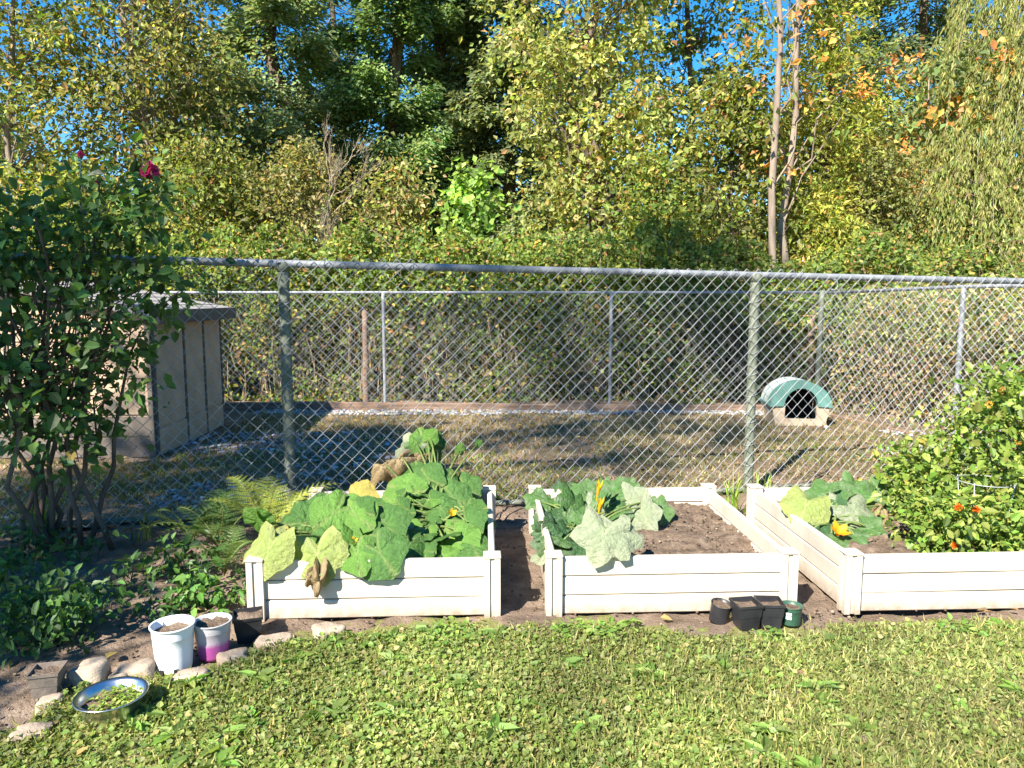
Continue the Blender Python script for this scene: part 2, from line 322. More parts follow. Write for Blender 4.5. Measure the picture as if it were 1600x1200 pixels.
def conifer(label, base, H, rad, pal, z0=.8, dens=1.0, group='conifers behind the thicket', tuft=.155):
    base = np.array(base, float); rt = root('conifer_tree', base, label, 'conifer', group)
    mb, P = trunk_mb(base-np.array([0, 0, .2]), base+np.array([rng.normal()*.15, 0, H]), .24, .02)
    mb.build('trunk', M['bark'], rt, smooth=True)
    br = MB(); pos = []; ax = []; nr = []; Ls = []; tone = []
    z = z0
    while z < min(H-.3, 15.5):
        for k in range(rng.integers(4, 7)):
            a = rng.random()*2*PI; t = (z-z0)/(H-z0)
            L = rad*((1-t)**.75)*(.6+.55*rng.random())+.15
            d = np.array([math.cos(a), math.sin(a), 0]); p0 = base+np.array([0, 0, z+rng.normal()*.08])
            n = 7; s = np.linspace(0, 1, n)[:, None]
            Q = p0+d*L*s; Q[:, 2] += L*(-.38*s[:, 0]+.22*s[:, 0]**2.5)+.05*L
            br.tube(Q, np.linspace(.022, .004, n), 3, cap=False)
            m = int((140 if z < 11.5 else 20)*L*dens); u = .06+.94*rng.random(m)**.6; B = p0+d*L*u[:, None]
            B[:, 2] += L*(-.38*u+.22*u**2.5)+.05*L
            sd = np.array([-d[1], d[0], 0])*np.sign(rng.random(m)-.5)[:, None]
            w = rng.random(m)**.8*.42*L*(1.12-u); B = B+sd*w[:, None]; B[:, 2] -= w*.3+rng.random(m)*.10; B += rng.normal(size=(m, 3))*np.array([.10, .10, .13])
            pos.append(B); ax.append(nz(d*.7+sd*.8+rvec(m)*.45+np.array([0, 0, -.25]))); nr.append(nz(np.array([-.15, -.4, .75])+rvec(m)*.6))
            Ls.append(tuft*(.6+.8*rng.random(m))); tone.append(np.full(m, 1+.14*rng.normal()))
        z += .27+.2*rng.random()
    br.build('branches', M['bark'], rt, kind='stuff')
    pos = np.vstack(pos); Ls = np.concatenate(Ls); n = len(pos)
    col = palette(n, pal, .2)*np.concatenate(tone)[:, None].clip(.6, 1.4)
    cloud_obj('crown', (pos, np.vstack(ax), np.vstack(nr), Ls, Ls*.5, col), M['needle'], rt)

def willow(label, base, H, rad, nstr, pal, group='willows'):
    base = np.array(base, float); rt = root('willow_tree', base, label, 'willow', group)
    mb, P = trunk_mb(base-np.array([0, 0, .1]), base+np.array([.1, .1, H*.75]), .17, .05)
    mb.build('trunk', M['bark'], rt, smooth=True)
    br = MB(); st = MB(); pos = []; ax = []
    for k in range(nstr):
        a = rng.random()*2*PI; R = rad*rng.random()**.5; zt = H*(1-.3*(R/rad)**2)*(.62+.38*rng.random())
        p = base+np.array([R*math.cos(a), R*math.sin(a), zt])
        if k % 6 == 0: br.tube(jitter_path(P[rng.integers(5, 11)], p, 6, .04, .12), np.linspace(.03, .006, 6), 4, cap=False)
        L = min(zt-.6, 1.0+2.6*rng.random()); n = 8; s = np.linspace(0, 1, n)[:, None]
        d = np.array([math.cos(a), math.sin(a), 0])*.35+rng.normal(size=3)*.12
        Q = p+d*L*.5*(s**.6)+np.array([0, 0, -1])*L*s**1.4
        if k % 4 == 0: st.tube(Q, .003, 3, cap=False)
        m = int(36*L); u = rng.random(m); B = np.stack([np.interp(u, s[:, 0], Q[:, j]) for j in range(3)], 1)
        pos.append(B+rng.normal(size=(m, 3))*.03); ax.append(nz(rvec(m)*.45+np.array([0, 0, -1])+d*.3))
    br.build('branches', M['bark'], rt, kind='stuff'); st.build('hanging_twigs', M['twig'], rt, kind='stuff', col=True)
    pos = np.vstack(pos); n = len(pos); L = .12*(.6+.8*rng.random(n))
    cloud_obj('crown', (pos, np.vstack(ax), nz(np.array([-.2, -.6, .4])+rvec(n)*.7), L, L*.24, palette(n, pal)), M['leaf'], rt)

def bramble(base, rad, H, nleaf, ncane, pal=BRAM, leaf=.075, label=None, group=None, dry=.14, lowbare=.62):
    base = np.array(base, float)
    rt = root('bramble_thicket', base, label, 'bramble', group)
    mb = MB(); tips = []
    for k in range(ncane):
        a = rng.random()*2*PI; b = rng.random()**.7*rad; p0 = base+np.array([b*.6*math.cos(a), b*.5*math.sin(a), 0])
        a2 = a+rng.normal()*.9; reach = rad*rng.uniform(.4, 1.1); h = H*rng.uniform(.55, 1.02); s = np.linspace(0, 1, 9)[:, None]
        Q = p0+np.concatenate([reach*s**1.3*math.cos(a2), reach*.8*s**1.3*math.sin(a2), h*np.sin(s*PI*rng.uniform(.5, .74))], 1)
        Q += rng.normal(size=Q.shape)*.025
        g = rng.random(); mb.tube(Q, np.linspace(.009, .003, 9)*rng.uniform(.6, 1.1), 3, cap=False, col=(.55, .5, .45) if g < .5 else ((1, .95, .9) if g < .8 else (.5, .6, .35)))
        tips.append(Q)
    for k in range(9):
        x_ = base[0]+rng.uniform(-1, 1)*rad; p0 = np.array([x_, base[1]-rad*rng.uniform(.25, .75), 0]); p1 = p0+np.array([rng.normal()*.35, rng.normal()*.15, H*rng.uniform(.35, .8)])
        mb.tube(jitter_path(p0, p1, 7, .035), np.linspace(.008, .003, 7), 3, cap=False, col=(.75, .68, .6) if rng.random() < .4 else (.4, .33, .27))
    mb.build('canes', M['twig'], rt, col=True, kind='stuff')
    T = np.vstack(tips)
    # leaves: shell of a lumpy mound, more on top than below
    n = nleaf; a = rng.random(n)*2*PI; t = rng.random(n); keep = rng.random(n) < np.where(t < lowbare, .6+.4*t/lowbare, 1.0)
    hol = vnoise(base[0]*1.3+np.cos(a)*rad*1.5, t*H*1.15+base[1], 1.0)*.65+vnoise(base[0]*2+np.cos(a)*rad*3.6, t*H*2.6, 1.0)*.35
    keep &= (hol > .47-.55*np.clip(t/lowbare-.75, 0, 1)) | (rng.random(n) < .12)
    a = a[keep]; t = t[keep]; n = len(a); q = rng.random(n)**.3
    lump = .75+.5*vnoise(a*2.2+base[0], t*5+base[1]*3, 1.0)
    R = rad*lump*np.sqrt(np.clip(1-(t*.97)**3.2, .02, 1))*q
    pos = base+np.stack([R*np.cos(a)*1.15, R*np.sin(a), t*H*(.8+.35*vnoise(a*1.5+7, base[0]*2+t, 1.0))], 1)
    near = T[rng.integers(0, len(T), n)]; mix = (rng.random(n) < np.where(near[:, 2] > .5*H, .35, .12))[:, None]
    pos = np.where(mix, near+rng.normal(size=(n, 3))*.07, pos); pos[:, 2] = np.maximum(pos[:, 2], .04)
    outd = nz((pos-base)*np.array([1, 1, .4])); axis = nz(outd*.5+rvec(n)*.8+np.array([0, 0, -.35]))
    col = palette(n, pal); low = (pos[:, 2] < H*.55) & (rng.random(n) < dry)
    col[low] = palette(int(low.sum()), [((.22, .15, .085), 3), ((.15, .10, .06), 3), ((.27, .21, .10), 1)])
    col *= (.8+.45*vnoise(pos[:, 0]*2.2, pos[:, 2]*2.2+pos[:, 1], 1.0))[:, None]
    L = leaf*(.6+.8*rng.random(n))
    cloud_obj('foliage', (pos, axis, nz(np.array([-.15, -.45, .75])+rvec(n)*.75), L, L*.7, col), M['leaf'], rt)

# ------------------------------------------------------------------ ground
def sheet(name, xs, ys, zf, mat, mask=None):
    X, Y = np.meshgrid(xs, ys); Z = zf(X, Y); nx = len(xs); ny = len(ys)
    V = np.stack([X, Y, Z], -1).reshape(-1, 3)
    i = np.arange(ny-1)[:, None]*nx; j = np.arange(nx-1)[None]
    F = np.stack([i+j, i+j+1, i+nx+j+1, i+nx+j], -1).reshape(-1, 4)
    if mask is not None:
        ctr = V[F].mean(1); F = F[mask(ctr[:, 0], ctr[:, 1])]
    o = put(name, mesh_np(name, V, F, smooth=True), mat); o['kind'] = 'structure'; return o
g = MB(); g.add([[-150, -60, -.06], [150, -60, -.06], [150, 300, -.06], [-150, 300, -.06]], F4=[[0, 1, 2, 3]])
tag(g.build('ground', M['forest']), kind='structure')
EDGE = np.array([[-6, 1.0], [-2.6, 2.1]]+[list(on(*p)[:2]) for p in ((30, 1150), (100, 1085), (190, 1072), (290, 1068), (360, 1040), (430, 1012), (515, 1000), (620, 990), (800, 985), (960, 985), (1100, 1000), (1250, 1000), (1400, 985), (1600, 985))]+[[8, 3.45]])
def edge_y(x): return np.interp(x, EDGE[:, 0], EDGE[:, 1])
def fence_y(x): return 5.3+(np.asarray(x)+1.4)*(.6/3.6)
lump = lambda X, Y, a: a*(vnoise(X, Y, 5)-.5)+a*.6*(vnoise(X+3, Y, 13)-.5)+a*.35*(vnoise(X, Y+9, 31)-.5)
sheet('garden_soil', np.linspace(-7, 7, 280), np.linspace(1.5, 6.3, 120), lambda X, Y: lump(X, Y, .05)-.012, M['dirt'], lambda x, y: (y < fence_y(x)+.25))
sheet('lawn', np.linspace(-12, 12, 200), np.linspace(-12, 3.6, 120), lambda X, Y: .004+lump(X, Y, .025)-.05*np.clip(Y-edge_y(X)+.12, 0, 1), M['lawn'], lambda x, y: y < edge_y(x)+.15)
sheet('pen_ground', np.linspace(-9, 7.5, 200), np.linspace(4.6, 11.6, 100), lambda X, Y: .006+lump(X, Y, .03), M['pen'], lambda x, y: (y > fence_y(x)+.1))

def scatter(n, x0, x1, y0, y1, f):
    p = np.stack([rng.uniform(x0, x1, n), rng.uniform(y0, y1, n), np.zeros(n)], 1); return p[f(p[:, 0], p[:, 1])]
def blades(name, label, p, h, w, pal, lean=.5, droop=.35, mat='grass', dryx=0.0):
    n = len(p); ax = nz(np.concatenate([rng.normal(size=(n, 2))*lean, np.ones((n, 1))], 1))
    L = h*(.5+rng.random(n)); nr = rvec(n)
    pc = palette(n, pal); k = np.clip(vnoise(p[:, 0]+4, p[:, 1], 1.3)*.6+vnoise(p[:, 0], p[:, 1]+8, 4.5)*.5-.35+.12*p[:, 0]*dryx, 0, .8)[:, None]
    pc = pc*(1-k)+pc.mean(1, keepdims=True)*np.array([1.45, 1.4, .72])*k; pc *= (.75+.5*vnoise(p[:, 0], p[:, 1], 2.7))[:, None]
    o = cloud_obj(name, (p, ax, nr, L, w, pc), M[mat], None, fold=.0, droop=droop)
    tag(o, label, 'grass'); return o
fl = lambda x, y: (y < edge_y(x)+.10*(vnoise(x, y, 4)-.35)+.05*rng.normal(size=len(x))*(rng.random(len(x)) < .4)) & (np.abs(x-.1) < 1.5+.78*y)
GRASS = [((.135, .18, .04), 5), ((.19, .22, .06), 4), ((.24, .22, .085), 2.0), ((.32, .26, .13), 1.0), ((.08, .125, .025), 2)]
p = scatter(270000, -3.8, 4.8, 1.4, 3.75, lambda x, y: fl(x, y) & (rng.random(len(x)) < np.clip(.5+.28*(x-.2)+.6*(vnoise(x+7, y, 1.5)-.4), .3, 1))); p[:, 2] = -.004
blades('lawn_grass', 'short sunlit lawn grass in front of the raised beds', p, .043, .0032, GRASS, .65, .3, dryx=1.0)
# low broad-leaved weeds in the lawn
p = scatter(165000, -3.8, 4.8, 1.4, 3.75, lambda x, y: fl(x, y) & (rng.random(len(x)) < np.clip(1.05-.34*(x-.3)+1.1*(vnoise(x, y, 1.6)-.5), .10, 1)))
n = len(p); p[:, 2] = rng.uniform(.006, .036, n); L = .0135*(.5+1.7*rng.random(n)**2.6)
tag(cloud_obj('lawn_weeds', (p, nz(rvec(n)*[1, 1, .3]), nz(np.array([-.1, -.2, .9])+rvec(n)*.38), L, L*.95, palette(n, [((.135, .18, .045), 5), ((.095, .135, .035), 3), ((.19, .21, .08), 3), ((.26, .23, .10), .8)], .14)*(.72+.55*vnoise(p[:, 0], p[:, 1], 3.1))[:, None]), M['grass'], None, oval=True), 'low clover and broad leaved weeds spread through the lawn', 'weeds')
# some larger dock / dandelion leaves
cs = scatter(130, -2.4, 3.4, 1.7, 3.6, fl); k = 9; cc = np.repeat(cs, k, 0); n = len(cc); a = rng.random(n)*2*PI
ax = np.stack([np.cos(a), np.sin(a), rng.uniform(.2, .7, n)], 1); L = rng.uniform(.05, .1, n); cc[:, 2] = .015
tag(cloud_obj('lawn_rosettes', (cc, ax, nz(np.array([0, 0, 1.])+rvec(n)*.3), L, L*.42, palette(n, [((.10, .17, .035), 4), ((.15, .21, .06), 3)])), M['grass'], None, oval=True, droop=.35), 'larger dock and dandelion leaves dotted over the lawn', 'weeds')
# bright fringe of weeds along the soil edge
p = scatter(9000, -1.0, 4.2, 3.1, 3.62, lambda x, y: (np.abs(y-edge_y(x)+.05) < .16*vnoise(x, y, 6)) & (vnoise(x+5, y, 3.3) > .55)); n = len(p); p[:, 2] = rng.uniform(.01, .045, n); L = .03*(.5+rng.random(n))
tag(cloud_obj('edge_weeds', (p, nz(rvec(n)*[1, 1, .4]), nz(np.array([0, -.2, .9])+rvec(n)*.5), L, L*.6, palette(n, [((.10, .17, .035), 5), ((.15, .20, .05), 3)])), M['grass'], None, oval=True), 'bright green weeds fringing the lawn beside the bare soil', 'weeds')
# pen grass
def fp(x, y): return (y > fence_y(x)+.12) & (y < 10.5) & (x < 5.3-.19*(y-7.9)) & ~((x < -3.1) & (y > 7.3))
DRY = [((.23, .18, .105), 5), ((.16, .135, .07), 3), ((.115, .135, .05), 4), ((.30, .235, .15), 2)]
p = scatter(75000, -6, 5.6, 4.6, 10.5, lambda x, y: fp(x, y) & (rng.random(len(x)) < .25+.9*vnoise(x, y, 1.2)))
blades('pen_grass', 'dry patchy grass inside the wire pen', p, .05, .007, DRY, .9, .4)
p = scatter(40000, -6, 5.6, 4.6, 8.2, lambda x, y: fp(x, y) & (vnoise(x+2, y, 1.1) > .56) & (rng.random(len(x)) < 1.25-.13*y))
blades('pen_green_grass', 'green grass tufts along the inside of the wire fence', p, .06, .007, [((.09, .14, .03), 4), ((.14, .18, .045), 3)], .8, .4)
# gravel: stones as real low polyhedra
def stones(name, label, p, size, cols, mat='gravel', flat=.6, cat='gravel'):
    n = len(p); ph = (1+5**.5)/2
    ico = nz(np.array([[-1, ph, 0], [1, ph, 0], [-1, -ph, 0], [1, -ph, 0], [0, -1, ph], [0, 1, ph], [0, -1, -ph], [0, 1, -ph], [ph, 0, -1], [ph, 0, 1], [-ph, 0, -1], [-ph, 0, 1]]))
    fi = np.array([[0, 11, 5], [0, 5, 1], [0, 1, 7], [0, 7, 10], [0, 10, 11], [1, 5, 9], [5, 11, 4], [11, 10, 2], [10, 7, 6], [7, 1, 8], [3, 9, 4], [3, 4, 2], [3, 2, 6], [3, 6, 8], [3, 8, 9], [4, 9, 5], [2, 4, 11], [6, 2, 10], [8, 6, 7], [9, 8, 1]])
    s = size*(.5+rng.random(n)**1.5)[:, None, None]; V = ico[None]*(.8+.4*rng.random((n, 12, 1)))*s*np.stack([np.ones(n), .6+.5*rng.random(n), np.full(n, flat)], 1)[:, None]
    a = rng.random(n)*2*PI; c, d = np.cos(a)[:, None], np.sin(a)[:, None]
    V = np.stack([V[..., 0]*c-V[..., 1]*d, V[..., 0]*d+V[..., 1]*c, V[..., 2]], -1)+p[:, None]
    F = (fi[None]+np.arange(n)[:, None, None]*12).reshape(-1, 3)
    o = put(name, mesh_np(name, V.reshape(-1, 3), F, np.repeat(palette(n, cols, .15), 12, 0)), M[mat]); return tag(o, label, cat, kind='stuff')
GR = [((.34, .34, .36), 4), ((.24, .25, .27), 3), ((.45, .43, .42), 1.5), ((.26, .22, .18), 2)]
p = scatter(6500, -3.2, 5.0, 9.3, 10.7, lambda x, y: (y > 10.0+.5*(vnoise(x, y, 1.3)-.5)+.06*np.abs(x-2)) & (rng.random(len(x)) < .8)); p[:, 2] = .02
stones('gravel_strip', 'pale gravel strip along the timber boards of the pen', p, .026, GR)
p = scatter(4200, -6, -.6, 4.9, 8.8, lambda x, y: (y > fence_y(x)+.12) & ~((x < -3.3) & (y > 7.45)) & (vnoise(x, y+4, .9) > .36) & (rng.random(len(x)) < np.clip(1.2-.42*(x+2.6), 0, 1))); p[:, 2] = .02
stones('gravel_patch', 'grey gravel spread over the shaded ground before the shed', p, .022, GR)
p = scatter(700, 3.6, 5.6, 7.3, 9.3, lambda x, y: (vnoise(x, y, 2) > .5) & (x > 4.2)); p[:, 2] = .02
stones('loose_gravel', 'scattered pale stones on dry grass by the doghouse', p, .025, GR)
CL = [((.17, .125, .09), 4), ((.10, .07, .05), 4), ((.25, .19, .14), 1)]
p = scatter(5500, -3.4, 4, 2.3, 5.5, lambda x, y: (y > edge_y(x)+.02) & (y < fence_y(x))); p[:, 2] = .005
stones('soil_clods', 'loose brown soil crumbs around the raised beds', p, .0065, CL, 'clod', .7, 'soil')

# fallen leaves
p = scatter(900, -4, 5, 2.2, 10.3, lambda x, y: ((y > edge_y(x)) | (rng.random(len(x)) < .06)) & ~((y > 3.5) & (y < 5.05) & (x > -1.2) & (x < 3.2))); n = len(p); p[:, 2] = .03; L = rng.uniform(.03, .075, n)
tag(cloud_obj('fallen_leaves', (p, nz(rvec(n)*[1, 1, .25]), nz(np.array([0, 0, 1.])+rvec(n)*.45), L, L*.6, palette(n, [((.30, .19, .09), 3), ((.36, .28, .10), 2), ((.20, .12, .07), 3)])), M['leaf_near'], None, oval=True), 'dry fallen leaves scattered over soil and pen floor', 'leaves')
# ------------------------------------------------------------------ raised beds
BH = .31
def raised_bed(x0, x1, y0, y1, label):
    rt = root('raised_garden_bed', ((x0+x1)/2, (y0+y1)/2, 0), label, 'raised bed', 'white vinyl raised beds in a row')
    th, bh = .034, .0965; w = x1-x0; d = y1-y0; pw = .082
    fx = bevbox('board', (w-pw*1.2, th, bh), .006); fy = bevbox('board', (th, d-pw*1.2, bh), .006)
    for me in (fx, fy): me.materials.append(M['vinyl'])
    for k in range(3):
        z = .004+bh/2+k*(bh+.0045)
        for me, loc in ((fx, ((x0+x1)/2, y0+pw/2, z)), (fx, ((x0+x1)/2, y1-pw/2, z)), (fy, (x0+pw/2, (y0+y1)/2, z)), (fy, (x1-pw/2, (y0+y1)/2, z))):
            o = put('board', me, None); o.location = loc; o.rotation_euler = (rng.normal()*.002, rng.normal()*.002, rng.normal()*.0008); adopt(o, rt)
    post = MB(); q = pw/2
    post.box((0, 0, BH/2), (pw-.02, pw-.02, BH))
    for sx in (-1, 1):
        for sy in (-1, 1):
            post.box((sx*(q-.0145), sy*(q-.0145), BH/2-.001), (.029, .029, BH-.002))
    pm = post.mesh('corner_post'); pm.materials.append(M['vinyl'])
    cap = bevbox('post_cap', (pw+.008, pw+.008, .014), .005, 2); cap.materials.append(M['vinyl'])
    for x in (x0+q, x1-q):
        for y in (y0+q, y1-q):
            o = put('corner_post', pm); o.location = (x, y, 0); adopt(o, rt)
            c = put('post_cap', cap); c.location = (x, y, BH+.007); adopt(c, o)
    xs = np.linspace(x0+.05, x1-.05, 70); ys = np.linspace(y0+.05, y1-.05, 76)
    X, Y = np.meshgrid(xs, ys); Z = .195+lump(X*1.6, Y*1.6, .05)+.012*(vnoise(X, Y, 45)-.5)
    nx = len(xs); i = np.arange(len(ys)-1)[:, None]*nx; j = np.arange(nx-1)[None]
    put('soil', mesh_np('soil', np.stack([X, Y, Z], -1).reshape(-1, 3), np.stack([i+j, i+j+1, i+nx+j+1, i+nx+j], -1).reshape(-1, 4), smooth=True), M['soil'], rt)
    pp = scatter(700, x0+.06, x1-.06, y0+.06, y1-.06, lambda x, y: x > -99); pp[:, 2] = .2
    o = stones('soil_crumbs', None, pp, .0065, CL, 'clod', .8, None); adopt(o, rt)
    return rt
BED1 = (-1.175, .085, 3.56, 4.98); BED2 = (.315, 1.605, 3.56, 4.98); BED3 = (1.84, 3.13, 3.53, 4.95)
raised_bed(*BED1, 'white vinyl raised bed overflowing with round leaved squash, closest to the ferns')
raised_bed(*BED2, 'white vinyl raised bed half bare soil with small pots against its front')
raised_bed(*BED3, 'white vinyl raised bed shared by a squash plant and a leafy caged bush')

# ------------------------------------------------------------------ chain-link fences
def chain(parent, A, B, z0, zA, zB, cell=.1, r=.0027, off=0.0):
    A = np.array(A, float); B = np.array(B, float); L = np.linalg.norm(B-A); d = (B-A)/L; nn = np.array([d[1], -d[0]])
    h = cell*.5; n = int(L/h); mb = MB()
    for k in range(n):
        s0 = (k+.5)*h; zt = zA+(zB-zA)*s0/L; m = int((zt-z0)/h)
        i = np.arange(m+1); sg = np.where((i+k) % 2 == 0, -1, 1); s = s0+sg*h*.52+rng.normal(size=m+1)*.0012; z = z0+i*h+rng.normal(size=m+1)*.0012
        dep = off-sg*r+.012*vnoise(s*1.5, z*1.5, 1.0)
        mb.tube(np.stack([A[0]+d[0]*s+nn[0]*dep, A[1]+d[1]*s+nn[1]*dep, z], 1), r, 4, cap=False)
    return mb.build('chain_link', M['wire'], parent, kind='stuff')
def pipe(name, p0, p1, r, mat, parent, n=14, amp=0.0, sides=14):
    mb = MB(); P = jitter_path(np.array(p0, float), np.array(p1, float), n, amp); mb.tube(P, r, sides); return mb.build(name, M[mat], parent, smooth=True)
def ties(parent, x, y, zs, r, sag=.012):
    for z in zs:
        mb = MB(); t = np.linspace(0, 2*PI, 13); mb.tube(np.stack([x+(r+.004)*np.cos(t), y+(r+.004)*np.sin(t), z+sag*np.sin(t+1)], 1), .0026, 4, cap=False)
        mb.build('wire_tie', M['wire'], parent)
nf = root('chain_link_fence', (0, 5.5, 0), 'tall chain link fence with thick green posts right behind the raised beds', 'fence')
FA = (-5.6, float(fence_y(-5.6))); FB = (5.62, float(fence_y(5.62)))
ztop = lambda x: float(np.interp(x, [-5.6, -1.4, 2.2, 5.62], [1.93, 1.85, 1.795, 1.745]))
for x in (-4.6, -1.4, 2.2):
    y = float(fence_y(x)); po = pipe('fence_post', (x, y, -.05), (x, y, ztop(x)+.01), .039, 'pipe_green', nf)
    ties(po, x, y, np.arange(.25, 1.75, .19)+rng.normal(size=8)*.02, .039, .02)
    mb = MB(); mb.tube([[x, y, ztop(x)-.055], [x, y, ztop(x)+.005]], [.043, .043], 14); mb.build('post_cap', M['pipe_green'], po, smooth=True)
mb = MB(); xs = np.linspace(FA[0], FB[0], 40); mb.tube(np.stack([xs, fence_y(xs), [ztop(x) for x in xs]], 1), .027, 14); rail = mb.build('top_rail', M['pipe_grey'], nf, smooth=True)
for x in np.arange(-3.6, 5.4, .62):
    mb = MB(); t = np.linspace(0, 2*PI, 11); y = float(fence_y(x)); mb.tube(np.stack([np.full(11, x)+.006*np.sin(t), y+.031*np.cos(t), ztop(x)+.031*np.sin(t)], 1), .0028, 4, cap=False); mb.build('wire_tie', M['wire'], rail)
mb = MB(); xs = np.linspace(FA[0], FB[0], 40); mb.tube(np.stack([xs, fence_y(xs)+.01, np.interp(xs, [-5.6, -1.2, .2, 5], [.07, .06, .03, .03])], 1), .021, 12); mb.build('bottom_rail', M['pipe_green'], nf, smooth=True)
chain(nf, FA, FB, .04, ztop(-5.6)+.045, ztop(5.62)+.045, .1, .0030, .042)
mb = MB(); t = np.linspace(0, PI*1.2, 10); hx = at(1300, 437, 6.0); mb.tube(np.stack([hx.x+.035*np.sin(t), np.full(10, float(fence_y(hx.x))-.045), hx.z-.04+.045*np.cos(t)], 1), .004, 6)
tag(mb.build('wire_hook', M['wire'], None, smooth=True), 'small white wire hook hanging on the top fence rail', 'hook')
ff = root('chain_link_fence', (1.8, 10.5, 0), 'chain link fence along the far end of the pen, before the brambles', 'fence')
FP = [(-7.6, 11.0), (-4.6, 10.85), (-1.42, 10.7), (1.84, 10.5), (4.8, 10.3)]
for k, (x, y) in enumerate(FP):
    zt = 1.70; r = .026 if k < 4 else .038
    po = pipe('fence_post', (x, y, -.05), (x, y, zt if k < 4 else zt+.03), r, 'pipe_grey' if k < 4 else 'pipe_green', ff); ties(po, x, y, np.arange(.3, 1.6, .3), r)
mb = MB(); mb.tube([(x, y, 1.70+.0*x) for x, y in FP], .02, 12); mb.build('top_rail', M['pipe_grey'], ff, smooth=True)
for (a, b) in zip(FP[:-1], FP[1:]): chain(ff, a, b, .05, 1.73, 1.73, .1, .0022, .03)
sf = root('chain_link_fence', (5.3, 8, 0), 'chain link fence running down the side of the pen past the doghouse', 'fence')
SP = [(4.83, 10.26), (5.27, 7.92), (5.60, 6.48)]
for k, (x, y) in enumerate(SP[1:]):
    po = pipe('fence_post', (x, y, -.05), (x, y, 1.74), .028, 'pipe_grey', sf); ties(po, x, y, np.arange(.3, 1.6, .3), .028)
mb = MB(); mb.tube([(x, y, z) for (x, y), z in zip(SP, (1.69, 1.74, 1.74))], .021, 12); mb.build('top_rail', M['pipe_grey'], sf, smooth=True)
for (a, b) in zip(SP[:-1], SP[1:]): chain(sf, a, b, .05, 1.75, 1.76, .1, .0022, .03)
# timber boards at the foot of the far fence
def timber(p0, p1, h, th, label, z0=-.02):
    p0 = Vector(p0); p1 = Vector(p1); L = (p1-p0).length; me = bevbox('timber_board', (L, th, h), .008); me.materials.append(M['timber'])
    o = put('timber_edging_board', me); o.location = ((p0.x+p1.x)/2, (p0.y+p1.y)/2, z0+h/2); o.rotation_euler = (rng.normal()*.02, rng.normal()*.006, math.atan2(p1.y-p0.y, p1.x-p0.x)); tag(o, label, 'timber', 'timber edging of the pen')
timber((-2.85, 10.60, 0), (.52, 10.46, 0), .15, .05, 'long sunlit brown timber board at the foot of the far fence')
timber((.55, 10.44, 0), (4.2, 10.22, 0), .13, .05, 'shaded brown timber board reaching from the board joint to the doghouse')
timber((4.72, 9.9, 0), (5.2, 7.6, 0), .07, .06, 'low weathered timber along the side fence beside the doghouse')
timber((-5.2, 10.7, 0), (-2.9, 10.62, 0), .15, .05, 'timber board at the foot of the far fence, partly behind the shed')
for px, label in ((571, 'old rough wooden stake in the brambles behind the far fence'), (1262, 'old wooden post standing behind the fence corner post')):
    q = at(px, 640, 10.95); mb = MB(); mb.tube(jitter_path(np.array([q.x, 10.95, -.1]), np.array([q.x+.02, 10.97, 1.45]), 7, .006), np.linspace(.05, .042, 7), 9)
    tag(mb.build('wooden_post', M['timber'], None, smooth=True), label, 'post')
q = on(1270, 748); mb = MB(); mb.tube(jitter_path(np.array([q.x-.22, q.y-.3, .03]), np.array([q.x+.2, q.y+.12, .05]), 7, .03), np.linspace(.016, .008, 7), 6)
tag(mb.build('fallen_stick', M['bark'], None, smooth=True), 'dark stick lying on the dry grass behind the fence', 'stick')

